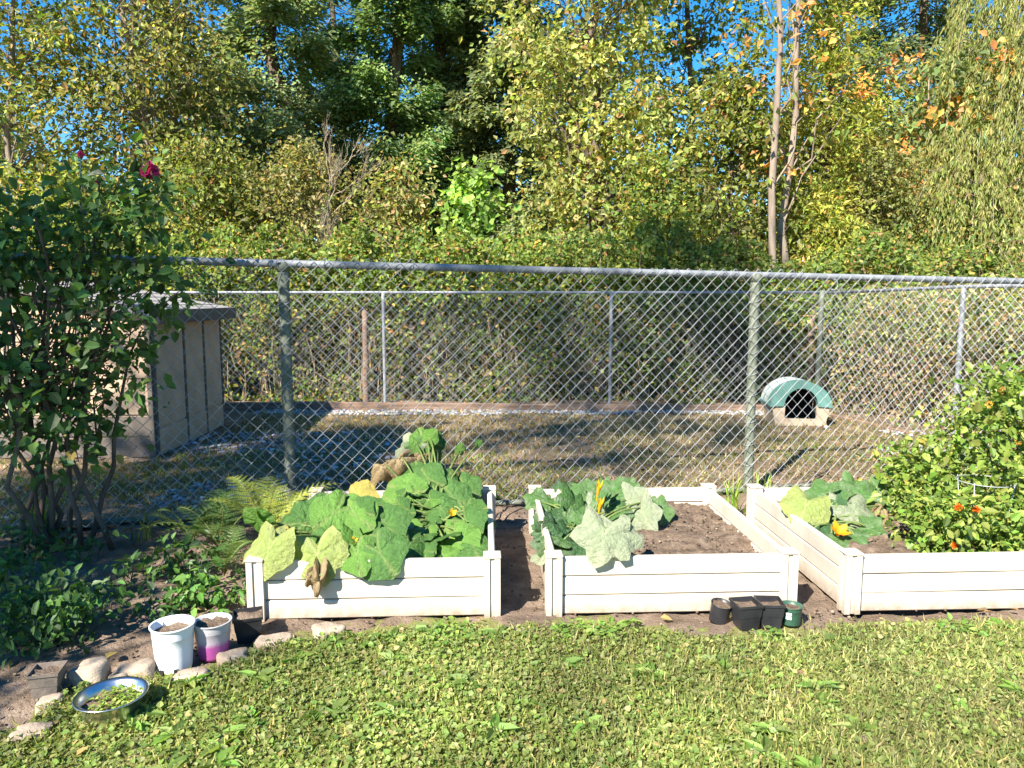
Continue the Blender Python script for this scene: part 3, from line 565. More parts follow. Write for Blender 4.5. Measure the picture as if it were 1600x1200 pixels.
# ------------------------------------------------------------------ shed
def shed():
    x1, x0, y0, y1 = -3.32, -6.1, 7.5, 9.45; zE, zR = 1.46, 1.74; xm = (x0+x1)/2; xm = -4.75
    rt = root('garden_shed', (xm, (y0+y1)/2, 0), 'low tan panelled shed with grey gable roof behind the leafy shrub', 'shed')
    core = MB(); t = .04
    V = [(x0, zE-.0), (x1, zE), (xm, zR-.06)]
    core.add([(x0, y0, 0), (x1, y0, 0), (x1, y0, zE), (xm, y0, zR-.07), (x0, y0, zE), (x0, y1, 0), (x1, y1, 0), (x1, y1, zE), (xm, y1, zR-.07), (x0, y1, zE)],
             F4=[[0, 1, 2, 4], [5, 9, 7, 6], [1, 6, 7, 2], [0, 4, 9, 5]], F3=[[2, 3, 4], [7, 9, 8]])
    core.build('wall', M['shedwall'], rt)
    # raised wall panels, each a piece
    def panel(cx, cy, cz, dx, dy, dz, name='wall_panel', mat='shedwall'):
        me = bevbox(name, (dx, dy, dz), .004); me.materials.append(M[mat]); o = put(name, me); o.location = (cx, cy, cz); adopt(o, rt)
    ys = [7.52, 8.28, 8.86, 9.43]
    for a, b in zip(ys[:-1], ys[1:]): panel(x1+.006, (a+b)/2, .86, .02, b-a-.05, 1.12)
    panel(x1+.008, (y0+y1)/2, .145, .022, y1-y0-.02, .27, 'plinth_board')
    for y in ys: panel(x1+.014, y, .72, .03, .032, 1.42, 'batten', 'shedtrim')
    xsx = [x1-.02, -4.0, -4.72, -5.4, -6.05]
    for a, b in zip(xsx[:-1], xsx[1:]):
        for z, h in ((.62, .36), (.99, .36), (1.30, .24)): panel((a+b)/2, y0-.006, z, a-b-.05, .02, h-.008)
    for z in (.11, .325): panel((x0+x1)/2, y0-.009, z, x1-x0-.03, .024, .2, 'plinth_board', 'shedtrim')
    for x in xsx: panel(x, y0-.014, .72, .05, .03, 1.42, 'batten', 'shedtrim')
    # roof: two slabs, shingle courses, fascia
    for sx, xe in ((1, x1+.14), (-1, x0-.14)):
        ang = math.atan2(zR-zE+.03, abs(xe-xm)); Ls = abs(xe-xm)/math.cos(ang)
        me = bevbox('roof', (Ls, y1-y0+.26, .09), .02, 2); me.materials.append(M['shingle']); o = put('roof_slab', me)
        o.location = ((xe+xm)/2, (y0+y1)/2, (zR+zE)/2+.0); o.rotation_euler = (0, sx*ang, 0); adopt(o, rt)
        nc = 7
        for k in range(nc):
            u = (k+.5)/nc; me = bevbox('shingle_course', (Ls/nc+.03, y1-y0+.29, .012), .003); me.materials.append(M['shingle']); c = put('shingle_course', me)
            c.location = (xm+(xe-xm)*u, (y0+y1)/2, zR-(zR-zE+.03)*u+.062); c.rotation_euler = (0, sx*(ang-.03), 0); adopt(c, o)
    panel(x1+.155, (y0+y1)/2, zE-.03, .03, y1-y0+.3, .14, 'fascia', 'shedtrim')
shed()

# ------------------------------------------------------------------ doghouse
def doghouse():
    c = on(1250, 667); rt = root('doghouse', (c.x, c.y, 0), 'small tan plastic doghouse with arched teal roof in the pen corner', 'doghouse')
    W, D, hb, ha = .37, .66, .26, .32; loc = Matrix.Translation((c.x, c.y, 0)) @ Matrix.Rotation(math.radians(-10), 4, 'Z')
    def fin(mb, name, mat, smooth=False, par=rt):
        me = mb.mesh(name, smooth); me.transform(loc); return put(name, me, M[mat], par)
    iw = .205
    for s in (-1, 1):          # tapering front pillars
        mb = MB(); x = [(s*.30, 0), (s*.20, 0), (s*iw*.92, hb), (s*.35, hb)]
        if s < 0: x = x[::-1]
        V = [(a, y, z) for y in (-.0, .05) for a, z in x]; mb.add(V, F4=[[0, 3, 2, 1], [4, 5, 6, 7], [0, 1, 5, 4], [1, 2, 6, 5], [2, 3, 7, 6], [3, 0, 4, 7]]); fin(mb, 'front_pillar', 'plast_tan')
        mb = MB(); V = [(s*.30, .05, 0), (s*.35, .05, hb), (s*.35, D, hb), (s*.30, D-.03, 0), (s*.28, .05, 0), (s*.33, .05, hb), (s*.33, D, hb), (s*.28, D-.03, 0)]
        mb.add(V, F4=[[0, 1, 2, 3], [7, 6, 5, 4], [0, 4, 5, 1], [3, 2, 6, 7], [0, 3, 7, 4], [1, 5, 6, 2]]); fin(mb, 'side_wall', 'plast_tan')
    mb = MB(); mb.box((0, .03, .045), (.42, .05, .07)); fin(mb, 'door_sill', 'plast_tan')
    mb = MB(); mb.box((0, .02, .092), (.41, .03, .02)); fin(mb, 'sill_lip', 'plast_tan')
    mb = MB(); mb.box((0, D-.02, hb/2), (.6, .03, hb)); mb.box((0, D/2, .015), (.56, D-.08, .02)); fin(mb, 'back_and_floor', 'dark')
    # roof: outer barrel, front ring with the arched opening, inner barrel
    n = 22; th = np.linspace(0, PI, n); o = np.stack([W*np.cos(th), np.zeros(n), hb+ha*np.sin(th)], 1); i_ = np.stack([iw*np.cos(th), np.zeros(n), hb+.23*np.sin(th)], 1)
    mb = MB(); i = np.arange(n-1)
    f = lambda P, y: P+np.array([0, y, 0])
    mb.add(np.vstack([f(o, -.03), f(i_, -.02)]), F4=np.stack([i, i+1, n+i+1, n+i], 1))
    mb.add(np.vstack([f(i_, -.02), f(i_, .09)]), F4=np.stack([i, i+1, n+i+1, n+i], 1))
    mb.add(np.vstack([f(o, -.03), f(o, .2)]), F4=np.stack([i, n+i, n+i+1, i+1], 1)); fin(mb, 'roof_arch', 'plast_teal', True)
    mb = MB()
    mb.add(np.vstack([f(o*np.array([.985, 1, .992]), .2), f(o*np.array([.985, 1, .992]), .45)]), F4=np.stack([i, n+i, n+i+1, i+1], 1))
    mb.add(np.vstack([f(o*np.array([.985, 1, .992]), .47), f(o*np.array([.97, 1, .98]), D+.02)]), F4=np.stack([i, n+i, n+i+1, i+1], 1)); fin(mb, 'faded_roof_panel', 'plast_fade', True)
    mb = MB(); mb.add(np.vstack([f(o*.99, .44), f(o*.992, .48)]), F4=np.stack([i, n+i, n+i+1, i+1], 1)); fin(mb, 'roof_seam', 'plast_teal', True)
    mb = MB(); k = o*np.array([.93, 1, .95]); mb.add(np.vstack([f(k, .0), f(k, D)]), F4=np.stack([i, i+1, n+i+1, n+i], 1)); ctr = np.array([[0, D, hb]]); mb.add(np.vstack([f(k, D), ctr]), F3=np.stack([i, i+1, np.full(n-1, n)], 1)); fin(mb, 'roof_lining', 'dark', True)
    for s in (-1, 1):
        mb = MB(); mb.box((s*.355, D/2, hb+.006), (.05, D+.06, .026)); fin(mb, 'roof_rim', 'plast_teal')
doghouse()

# ------------------------------------------------------------------ pots and bowl
def pot_round(px, py, r, h, mat, label, cat='plant pot', group=None, soil=.8, taper=.78, rim=.006, ribs=0, tilt=(0, 0), name='plant_pot', z=0):
    c = on(px, py); c.y += r*taper*.9; rt = root(name, (c.x, c.y, z), label, cat, group)
    prof = [(0.001, 0), (r*taper*.98, 0), (r*taper, .006)]
    for k in range(1, 25):
        t = k/24; prof.append((r*(taper+(1-taper)*t)*(1+(.010 if ribs and k % 2 else 0)), h*t*.965))
    prof += [(r+rim, h*.968), (r+rim, h), (r-.001, h), (r*.965*(taper+(1-taper)*.9), h*.6), (r*.9*(taper+(1-taper)*.4), h*.35)]
    mb = MB(); mb.lathe(prof, 36, c=(c.x, c.y, z)); mb.build('pot_wall', mat, rt, smooth=True)
    mb = MB(); rr = r*(taper+(1-taper)*soil)*.97; n = 26
    V = [(c.x, c.y, z+h*soil+.004)]+[(c.x+rr*q*math.cos(a*2*PI/n), c.y+rr*q*math.sin(a*2*PI/n), z+h*soil+.006*rng.normal()) for q in (.5, 1) for a in range(n)]
    mb.add(V, F3=[[0, 1+a, 1+(a+1) % n] for a in range(n)], F4=[[1+a, 1+n+a, 1+n+(a+1) % n, 1+(a+1) % n] for a in range(n)]); mb.build('potting_soil', M['soil'], rt, smooth=True)
    rt.rotation_euler = (tilt[0], tilt[1], 0); return rt, c
b, c = pot_round(263, 1054, .087, .2, M['white_plast'], 'white plastic nursery pot with notched base standing on bare soil', soil=.82, taper=.84)
for a in (-1.9, -1.1):
    mb = MB(); mb.box((c.x+.0735*math.cos(a), c.y+.0735*math.sin(a), .012), (.012, .018, .02), Matrix.Rotation(a, 3, 'Z')); mb.build('drain_hole', M['dark'], b)
pot_round(327, 1034, .079, .168, M['pink'], 'ribbed plastic pot fading from grey to magenta', soil=.9, taper=.8, ribs=1)
pg = 'small nursery pots by the bed'
pot_round(1126, 976, .05, .1, M['black_plast'], 'small round black pot tilted beside two square pots', group=pg, soil=.86, taper=.92, tilt=(math.radians(8), math.radians(7)), rim=.003)
b, c = pot_round(1240, 980, .054, .098, M['green_plast'], 'small round green pot with a white sticker', group=pg, soil=.82, taper=.8, rim=.003)
mb = MB(); t = np.linspace(-2.5, -1.9, 6); mb.add(np.concatenate([np.stack([c.x+r_*np.cos(t), c.y+r_*np.sin(t), np.full(6, z)], 1) for r_, z in ((.0488, .04), (.0525, .075))]), F4=[[i, i+1, i+7, i+6] for i in range(5)]); mb.build('sticker', M['paper'], b)
def pot_square(px, py, w, h, mat, label, rz=0, group=None, soil=.8, name='square_pot'):
    c = on(px, py); c.y += w*.42; rt = root(name, (c.x, c.y, 0), label, 'plant pot', group); mb = MB(); t = .74
    R = np.array(Matrix.Rotation(rz, 3, 'Z')); L = []
    cr = lambda s, z: [np.array([sx*w/2*s, sy*w/2*s, z]) for sx, sy in ((-1, -1), (1, -1), (1, 1), (-1, 1))]
    rings = [cr(t, 0), cr(.975, h*.9), cr(1.05, h*.9), cr(1.05, h), cr(.99, h), cr(.9, h*.5)]
    V = np.array([v for r_ in rings for v in r_]) @ R.T+np.array(c); F = [[0, 3, 2, 1]]
    for k in range(len(rings)-1): F += [[k*4+j, k*4+(j+1) % 4, k*4+4+(j+1) % 4, k*4+4+j] for j in range(4)]
    mb.add(V, F4=F); mb.build('pot_wall', mat, rt)
    mb = MB(); n = 6; s = w*.5*(t+(1-t)*soil)*1.0; g_ = np.linspace(-s, s, n); V = np.array([[x, y, h*soil+.006*rng.normal()] for y in g_ for x in g_]) @ R.T+np.array(c)
    mb.add(V, F4=[[j*n+i, j*n+i+1, j*n+n+i+1, j*n+n+i] for j in range(n-1) for i in range(n-1)]); mb.build('potting_soil', M['dirt'], rt, smooth=True)
pot_square(1170, 986, .118, .128, M['black_plast'], 'square black pot of dry soil touching the round black pot', .12, pg)
pot_square(1207, 983, .118, .125, M['black_plast'], 'square black pot of dry soil touching the small green pot', -.1, pg)
pot_square(383, 1006, .13, .125, M['black_plast'], 'dark square pot in shade between the magenta pot and the bed corner', .3, None, .85)
pot_square(66, 1094, .11, .11, M['shedtrim'], 'brown square pot in deep shade behind the edging stones', .2, None, .85)
def bowl():
    c = on(162, 1136); c.y += .07; rt = root('steel_bowl', (c.x, c.y, 0), 'dented stainless steel bowl holding soil and small weeds', 'bowl')
    mb = MB(); mb.lathe([(r_*.82, z_*.88) for r_, z_ in ((.001, .0), (.10, 0), (.118, .012), (.128, .06), (.136, .096), (.158, .104), (.160, .107), (.157, .109), (.136, .101), (.124, .06), (.11, .03))], 44, c=(c.x, c.y, 0)); mb.build('bowl_wall', M['steel'], rt, smooth=True)
    mb = MB(); n = 26; V = [(c.x, c.y, .064)]+[(c.x+.105*q*math.cos(a*2*PI/n), c.y+.105*q*math.sin(a*2*PI/n), .059+.006*rng.normal()) for q in (.5, 1) for a in range(n)]
    mb.add(V, F3=[[0, 1+a, 1+(a+1) % n] for a in range(n)], F4=[[1+a, 1+n+a, 1+n+(a+1) % n, 1+(a+1) % n] for a in range(n)]); mb.build('potting_soil', M['soil'], rt, smooth=True)
    n = 260; a = rng.random(n)*2*PI; r = .095*np.sqrt(rng.random(n)); p = np.stack([c.x+r*np.cos(a)+.01, c.y+r*np.sin(a), .064+.022*rng.random(n)], 1); p = p[(p[:, 0] > c.x-.06)]; n = len(p); L = .018*(.6+.8*rng.random(n))
    cloud_obj('seedlings', (p, nz(rvec(n)*[1, 1, .4]), nz(np.array([0, 0, 1.])+rvec(n)*.5), L, L*.7, palette(n, [((.12, .19, .04), 3), ((.2, .24, .06), 2)])), M['grass'], rt, oval=True)
bowl()
# edging stones
def rock(px, py, w, d, h, rz, label):
    c = on(px, py); w *= .9; d *= .85; bm = bmesh.new(); bmesh.ops.create_icosphere(bm, subdivisions=3, radius=1)
    sd = rng.random()*50
    for v in bm.verts:
        q = 1+.5*(vnoise(v.co.x*1.3+sd, v.co.y*1.3+v.co.z, 1.0)-.5)+.16*(vnoise(v.co.x*4+sd, v.co.y*4+v.co.z*3, 1.0)-.5)
        sq = lambda u: math.copysign(abs(u)**.72, u)
        v.co = Vector((sq(v.co.x)*q*w/2, sq(v.co.y)*q*d/2, max(-.5, min(.62, v.co.z))*q*h*.8))
    me = bpy.data.meshes.new('stone'); bm.to_mesh(me); bm.free(); me.polygons.foreach_set('use_smooth', [True]*len(me.polygons)); me.materials.append(M['rock'])
    o = put('edging_stone', me); o.location = (c.x, c.y, h*.08); o.rotation_euler = (rng.normal()*.08, rng.normal()*.08, rz); tag(o, label, 'stone', 'stones edging the lawn')
rock(515, 990, .17, .13, .07, .35, 'wide flat pale stone on bare soil under the squash bed')
rock(430, 1006, .19, .11, .06, .25, 'long low stone next to the wide flat stone')
rock(366, 1032, .14, .10, .06, .5, 'small stone on the lawn side of the magenta pot')
rock(296, 1062, .16, .10, .06, .1, 'flat stone at the foot of the white pot, on the lawn side')
rock(216, 1058, .17, .12, .09, 0, 'stone between the white pot and the big rounded stone')
rock(140, 1066, .17, .14, .13, .1, 'big rounded stone in shade behind the steel bowl')
rock(78, 1104, .11, .09, .06, .4, 'stone in front of the brown square pot')
rock(50, 1150, .16, .08, .06, .6, 'narrow tilted stone beside the steel bowl, on grass')
rock(186, 1064, .1, .09, .07, .2, 'small grey stone against the big rounded stone')

# ------------------------------------------------------------------ squash plants: each leaf and stalk its own part
def squash_mesh(c0, c1, jag=0.0, lob=.1, curl=.12, vein=(.22, .26, .09), seed=0, wither=0.0, mott=0.0):
    R_, S = 7, 30; V = [(0, 0, 0)]; rs = np.random.default_rng(seed); ph = rs.random(4)*6; cols = []
    def colr(r, th):
        k = np.array(c0)*(1-r)+np.array(c1)*r; u = abs(((th/(2*PI)*7+.5) % 1)-.5)
        if u < .045+.02*(1-r): k = k*.45+np.array(vein)*.55
        m = vnoise(r*math.cos(th)*5+seed*3, r*math.sin(th)*5+seed, 1.0)
        return k*(1-.25*(m-.5))+mott*max(0, m-.55)*np.array([.8, .8, .7])
    cols.append(colr(0, 0))
    for i in range(1, R_+1):
        r = i/R_
        for j in range(S):
            th = 2*PI*j/S                              # th = 0 is the tip (+y)
            o = .52*(1+lob*math.cos(5*th)+jag*math.cos(15*th+ph[0])*r+.04*math.sin(3*th+ph[1]))
            back = abs(((th+PI) % (2*PI))-PI)            # near PI = notch at the stalk
            if back > 2.55: o *= 1-.62*((back-2.55)/.59)**1.2
            x = o*r*math.sin(th); y = o*r*math.cos(th)*1.06
            u = ((th/(2*PI)*7+.5) % 1)-.5
            z = curl*(-r*r*.8+.25*r)+.045*math.cos(u*2*PI)*r*.6*(-1)+.035*r*r*math.sin(4*th+ph[2])+.025*r*math.sin(9*th+ph[3])+.03*r*(vnoise(x*9+seed, y*9, 1.0)-.5)+wither*.25*r*math.sin(3*th+ph[1]*2)
            V.append((x*(1-wither*.35*r), y, z)); cols.append(colr(r, th))
    F3 = [[0, 1+(j+1) % S, 1+j] for j in range(S)]
    F4 = [[1+i*S+j, 1+i*S+(j+1) % S, 1+(i+1)*S+(j+1) % S, 1+(i+1)*S+j] for i in range(R_-1) for j in range(S)]
    V = np.array(V); V[:, 1] += .12
    me = mesh_np('leaf', V, [np.array(F3)[:, ::-1], np.array(F4)[:, ::-1]], np.clip(np.array(cols), .01, .9), True); me.materials.append(M['squash']); return me
LV = {'green': [squash_mesh((.115, .235, .042), (.095, .20, .036), .015, .07, .14, seed=s) for s in range(3)],
      'deep': [squash_mesh((.07, .16, .034), (.055, .13, .03), .015, .07, .2, seed=s+5) for s in range(3)],
      'pale': [squash_mesh((.19, .25, .065), (.25, .29, .09), .045, .08, .26, (.34, .37, .16), seed=s+9, mott=.1) for s in range(2)],
      'silver': [squash_mesh((.20, .245, .145), (.24, .27, .18), .09, .16, .24, (.34, .37, .24), seed=s+14, mott=.25) for s in range(2)],
      'zuke': [squash_mesh((.065, .155, .038), (.075, .15, .045), .07, .16, .22, (.16, .24, .12), seed=s+20, mott=.3) for s in range(3)],
      'zdark': [squash_mesh((.042, .105, .036), (.052, .115, .044), .07, .16, .22, (.14, .2, .12), seed=s+25, mott=.25) for s in range(2)],
      'yellow': [squash_mesh((.32, .30, .07), (.30, .24, .06), .04, .1, .3, (.36, .34, .12), seed=s+30) for s in range(2)],
      'dead': [squash_mesh((.30, .23, .13), (.24, .17, .09), .1, .1, .8, (.34, .28, .18), seed=s+35, wither=1.0) for s in range(3)]}
def squash_plant(crown, label, leaves, stalkcol=(.16, .22, .07), name='squash_plant', cap=.21):
    crown = Vector(crown); rt = root(name, crown, label, 'squash plant')
    more = []
    for lf in leaves:
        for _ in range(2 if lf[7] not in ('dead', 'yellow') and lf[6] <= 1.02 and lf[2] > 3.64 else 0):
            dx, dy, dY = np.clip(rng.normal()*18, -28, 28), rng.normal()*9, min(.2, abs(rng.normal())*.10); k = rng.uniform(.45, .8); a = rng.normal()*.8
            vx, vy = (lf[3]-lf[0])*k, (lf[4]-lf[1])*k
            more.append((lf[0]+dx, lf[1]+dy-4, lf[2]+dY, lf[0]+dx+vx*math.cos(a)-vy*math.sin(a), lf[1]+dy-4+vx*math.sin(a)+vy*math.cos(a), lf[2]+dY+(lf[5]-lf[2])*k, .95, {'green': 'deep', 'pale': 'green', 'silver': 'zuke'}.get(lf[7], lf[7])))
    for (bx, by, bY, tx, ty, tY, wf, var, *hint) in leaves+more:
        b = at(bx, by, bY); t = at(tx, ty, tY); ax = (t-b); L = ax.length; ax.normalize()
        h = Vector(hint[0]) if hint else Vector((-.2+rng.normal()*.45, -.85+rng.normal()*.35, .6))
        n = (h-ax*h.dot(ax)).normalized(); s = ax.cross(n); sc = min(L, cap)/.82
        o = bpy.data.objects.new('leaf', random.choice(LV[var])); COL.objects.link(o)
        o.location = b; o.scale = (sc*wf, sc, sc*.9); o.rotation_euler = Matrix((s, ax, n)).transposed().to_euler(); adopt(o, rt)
        P0 = np.array(crown)+rng.normal(size=3)*np.array([.05, .05, 0]); P3 = np.array(b)-np.array(n)*.004
        mid = (P0+P3)/2+np.array([0, 0, .08])+rng.normal(size=3)*.02; q = np.linspace(0, 1, 9)[:, None]
        P = P0*(1-q)**2+2*mid*q*(1-q)+P3*q*q; mb = MB(); mb.tube(P, np.linspace(.0085, .005, 9), 7, col=stalkcol); mb.build('leaf_stalk', M['squash'], rt, smooth=True, col=True)
    return rt
def flower(parent, px, py, Y, L, r, col, up=(.1, -.2, 1), name='flower'):
    b = np.array(at(px, py, Y)); u = nz(np.array(up, float)); a = nz(np.cross(u, [1, .3, 0])); c = np.cross(u, a); mb = MB(); n = 20; V = []; K = 6
    for i in range(K):
        t = i/(K-1)
        for j in range(n):
            th = j*2*PI/n; w = 1+.22*math.cos(5*th)*t; rr = (.18+.82*t**1.6)*r*w; V.append(b+u*L*t*(1-.18*(1-math.cos(5*th))*t)+(a*math.cos(th)+c*math.sin(th))*rr)
    mb.add(V, F4=[[i*n+j, i*n+(j+1) % n, (i+1)*n+(j+1) % n, (i+1)*n+j] for i in range(K-1) for j in range(n)], c=col); return mb.build(name, M['petal_or'], parent, smooth=True, col=True)
S1 = [(530, 795, 4.0, 437, 868, 3.78, 1.0, 'green'), (548, 806, 4.05, 484, 786, 4.2, .95, 'green'), (548, 800, 4.0, 602, 838, 3.85, .9, 'green'), (572, 812, 4.1, 562, 768, 4.25, 1.0, 'deep'),
      (515, 832, 3.9, 496, 882, 3.72, .9, 'deep'), (562, 838, 3.9, 580, 885, 3.75, .95, 'green'), (536, 846, 3.85, 540, 896, 3.7, .9, 'green'), (596, 815, 4.0, 645, 862, 3.85, 1.0, 'deep'),
      (588, 856, 3.62, 624, 908, 3.50, 1.0, 'deep', (0, -.9, .4)), (494, 856, 3.61, 507, 930, 3.49, 1.1, 'pale', (-.1, -.9, .3)), (424, 846, 3.60, 392, 948, 3.47, .95, 'pale', (-.3, -.85, .35)),
      (424, 838, 3.8, 350, 884, 3.7, .8, 'pale', (-.5, -.4, .7)), (436, 846, 3.85, 424, 816, 3.95, .8, 'yellow'), (470, 820, 4.0, 520, 800, 4.1, .9, 'deep'), (556, 858, 3.63, 566, 905, 3.5, .9, 'green', (.1, -.9, .4)), (640, 846, 3.9, 618, 880, 3.72, .9, 'deep'), (500, 850, 3.9, 460, 880, 3.7, .8, 'deep'), (500, 900, 3.5, 494, 946, 3.5, .7, 'dead', (.3, -.9, .2)), (482, 898, 3.52, 474, 922, 3.51, .8, 'dead', (-.3, -.9, .2))]
c1 = on(545, 868, .2); rt = squash_plant((c1.x, 4.05, .2), 'bright green squash plant drooping pale leaves over the bed front', S1)
for (x, y) in ((512, 848), (550, 852)): flower(rt, x, y, 3.84, .05, .02, (.62, .36, .03), (.3, -.4, .8))
S2 = [(640, 770, 4.6, 596, 752, 4.7, 1.0, 'green'), (655, 752, 4.75, 612, 742, 4.85, .9, 'deep'), (672, 752, 4.7, 650, 722, 4.85, .9, 'deep'), (690, 758, 4.7, 712, 728, 4.85, .9, 'deep'), (700, 772, 4.6, 745, 800, 4.5, 1.0, 'deep'),
      (684, 790, 4.5, 722, 828, 4.35, .9, 'deep'), (655, 800, 4.5, 628, 772, 4.65, .9, 'deep'), (660, 826, 4.3, 632, 864, 4.15, .9, 'deep'), (702, 836, 4.25, 747, 866, 4.1, .9, 'green'), (722, 800, 4.45, 748, 852, 4.3, .9, 'deep'),
      (690, 855, 4.1, 700, 880, 3.95, 1.0, 'zdark'), (622, 790, 4.5, 590, 770, 4.6, .9, 'green'), (700, 760, 4.8, 738, 752, 4.8, 1.0, 'deep'), (640, 815, 4.4, 606, 850, 4.2, .9, 'deep'), (668, 782, 4.55, 700, 770, 4.6, .9, 'green'),
      (618, 830, 4.2, 650, 820, 4.2, .8, 'silver'), (645, 850, 4.05, 676, 870, 3.95, .8, 'green'), (720, 850, 4.15, 690, 820, 4.25, .9, 'green'), (566, 782, 4.6, 534, 750, 4.75, .85, 'yellow'), (660, 850, 4.1, 650, 816, 4.2, .7, 'pale'), (735, 825, 4.4, 742, 780, 4.55, .9, 'deep'), (600, 800, 4.4, 632, 808, 4.35, .8, 'deep'),
      (628, 714, 4.9, 572, 768, 4.8, .8, 'dead', (-.3, -.7, .5)), (602, 726, 4.9, 566, 752, 4.85, .9, 'dead', (-.3, -.7, .5)), (665, 712, 5.0, 612, 716, 5.0, .6, 'dead', (0, -.6, .8)), (650, 714, 5.1, 630, 672, 5.15, .95, 'silver', (-.2, -.9, .2)), (660, 700, 5.1, 656, 660, 5.2, .7, 'green', (.4, -.8, .3)), (668, 688, 5.1, 684, 668, 5.1, .9, 'green'), (718, 705, 5.1, 722, 690, 5.1, .8, 'green'), (712, 842, 4.0, 750, 870, 3.85, .95, 'green'), (738, 848, 3.95, 752, 884, 3.78, .9, 'deep'), (688, 866, 3.9, 716, 888, 3.78, .9, 'green'), (725, 812, 4.2, 756, 838, 4.05, .9, 'deep'), (664, 872, 3.85, 652, 892, 3.74, .9, 'deep')]
c2 = on(680, 850, .2); rt = squash_plant((c2.x, 4.5, .2), 'dark green squash plant with withered brown leaves leaning on the fence', S2)
for (x, y) in ((668, 850), (618, 806), (706, 806)): flower(rt, x, y, 4.1, .05, .022, (.62, .40, .03), (.1, -.6, .6))
S3 = [(880, 806, 4.4, 838, 832, 4.2, 1.0, 'zdark'), (900, 790, 4.5, 856, 772, 4.65, 1.0, 'zuke'), (935, 776, 4.6, 962, 742, 4.75, 1.0, 'zuke'), (955, 772, 4.55, 1006, 776, 4.5, .9, 'zuke'), (905, 818, 4.3, 876, 792, 4.45, .9, 'zuke'),
      (925, 806, 4.35, 894, 842, 4.15, .9, 'zuke'), (978, 782, 4.5, 1022, 806, 4.4, 1.0, 'silver'), (1000, 794, 4.4, 1024, 838, 4.25, .8, 'silver'), (945, 826, 3.62, 926, 898, 3.49, 1.1, 'silver', (-.15, -.9, .3)), (965, 824, 3.64, 980, 880, 3.5, .95, 'silver', (.15, -.9, .3)),
      (872, 836, 4.15, 826, 852, 4.0, .9, 'zdark'), (860, 790, 4.6, 838, 764, 4.75, .9, 'zuke'), (918, 768, 4.7, 914, 742, 4.8, 1.0, 'zuke'), (890, 840, 4.1, 866, 866, 3.9, 1.0, 'zdark'), (960, 800, 4.4, 1000, 800, 4.4, .9, 'zuke'), (850, 820, 4.4, 832, 800, 4.5, .8, 'zdark'), (940, 800, 4.4, 956, 764, 4.55, .9, 'silver'),
      (860, 858, 3.95, 838, 880, 3.8, .8, 'silver'), (912, 850, 4.0, 880, 862, 3.85, .8, 'zdark'), (900, 770, 4.65, 884, 752, 4.75, .8, 'zdark'), (980, 770, 4.65, 1010, 756, 4.7, .8, 'zuke')]
c3 = on(930, 860, .2); rt = squash_plant((c3.x, 4.3, .2), 'silvery jagged leaved zucchini plant with two upright yellow blossoms', S3)
for (x, y) in ((932, 782), (934, 808)): flower(rt, x, y, 4.3, .13, .02, (.68, .38, .02), (.15, -.1, 1))
rng = np.random.default_rng(21)
S4 = [(1262, 782, 4.3, 1240, 842, 4.15, 1.1, 'pale', (-.4, -.8, .4)), (1330, 786, 4.4, 1352, 836, 4.2, 1.1, 'silver', (.1, -.7, .6)), (1338, 772, 4.6, 1392, 784, 4.55, .9, 'zuke'), (1372, 768, 4.7, 1412, 806, 4.6, .7, 'zuke'), (1292, 772, 4.5, 1248, 770, 4.6, .8, 'zuke'),
      (1352, 824, 4.2, 1388, 838, 4.1, .9, 'zuke'), (1314, 790, 4.5, 1330, 756, 4.6, .9, 'zuke'), (1300, 835, 4.1, 1272, 860, 4.0, .8, 'zdark'), (1318, 840, 4.05, 1336, 868, 3.9, .9, 'zuke'), (1276, 812, 4.3, 1282, 848, 4.15, .8, 'zdark'), (1376, 790, 4.5, 1384, 836, 4.3, .6, 'dead'), (1345, 850, 4.0, 1366, 868, 3.85, .7, 'zuke'), (1300, 800, 4.4, 1340, 812, 4.3, .9, 'zdark')]
c4 = on(1320, 850, .2); rt = squash_plant((c4.x, 4.3, .2), 'sparse zucchini plant with one open orange blossom', S4)
flower(rt, 1308, 836, 4.05, .06, .05, (.70, .30, .015), (.1, -.5, .9))

# ------------------------------------------------------------------ shrubs, ferns, weeds near the beds
def leafy(rt, cen, rad, nl, leaf, pal, mat, nparts=300, up=.6, wid=.62, spread=.5, ymin=None):
    ncl = len(cen); ci = np.repeat(np.arange(ncl), nl); n = len(ci); off = rng.normal(size=(n, 3))*rad*spread; pos = cen[ci]+off; pos[:, 2] = np.maximum(pos[:, 2], .03)
    if ymin is not None: pos[:, 1] = np.maximum(pos[:, 1], ymin+.03*rng.random(n)); pos[:, 2] = np.maximum(pos[:, 2], .24)
    axis = nz(nz(off)*.7+rvec(n)*.6+np.array([0, -.1, -.2])); nrm = nz(np.array([-.1, -.3, up])+rvec(n)*.55); L = leaf*(.45+1.2*rng.random(n)**1.6)
    args = (pos, axis, nrm, L, L*wid, palette(n, pal))
    if nparts: leaf_parts(rt, args, mat, nparts)
    else: cloud_obj('foliage', args, mat, rt, oval=True)
def stems(rt, base, cen, r0, mat, nm='stem', sag=.0, sides=6, amp=.04):
    for b, c in zip(base, cen):
        mb = MB(); mb.tube(jitter_path(np.array(b, float), np.array(c, float), 9, amp, sag), np.linspace(r0, r0*.35, 9), sides); mb.build(nm, mat, rt, smooth=True)
b0 = on(152, 852); b0.y = 4.72; b0 = Vector((-2.62, 4.72, 0))
rt = root('flowering_shrub', b0, 'tall dark green shrub with magenta blooms shading the shed', 'shrub')
cen = []
for k in range(175):
    t = rng.random()**.85; z = .70+1.5*t; R = (.86*math.sin(PI*(.09+.82*t))+.05)*rng.random()**.5; a = rng.random()*2*PI
    cen.append([b0.x-.1+R*math.cos(a)-.12*(1-t), b0.y+R*.5*math.sin(a)-.05, z+.5*(vnoise(R*math.cos(a)*2, z, 1.5)-.5)])
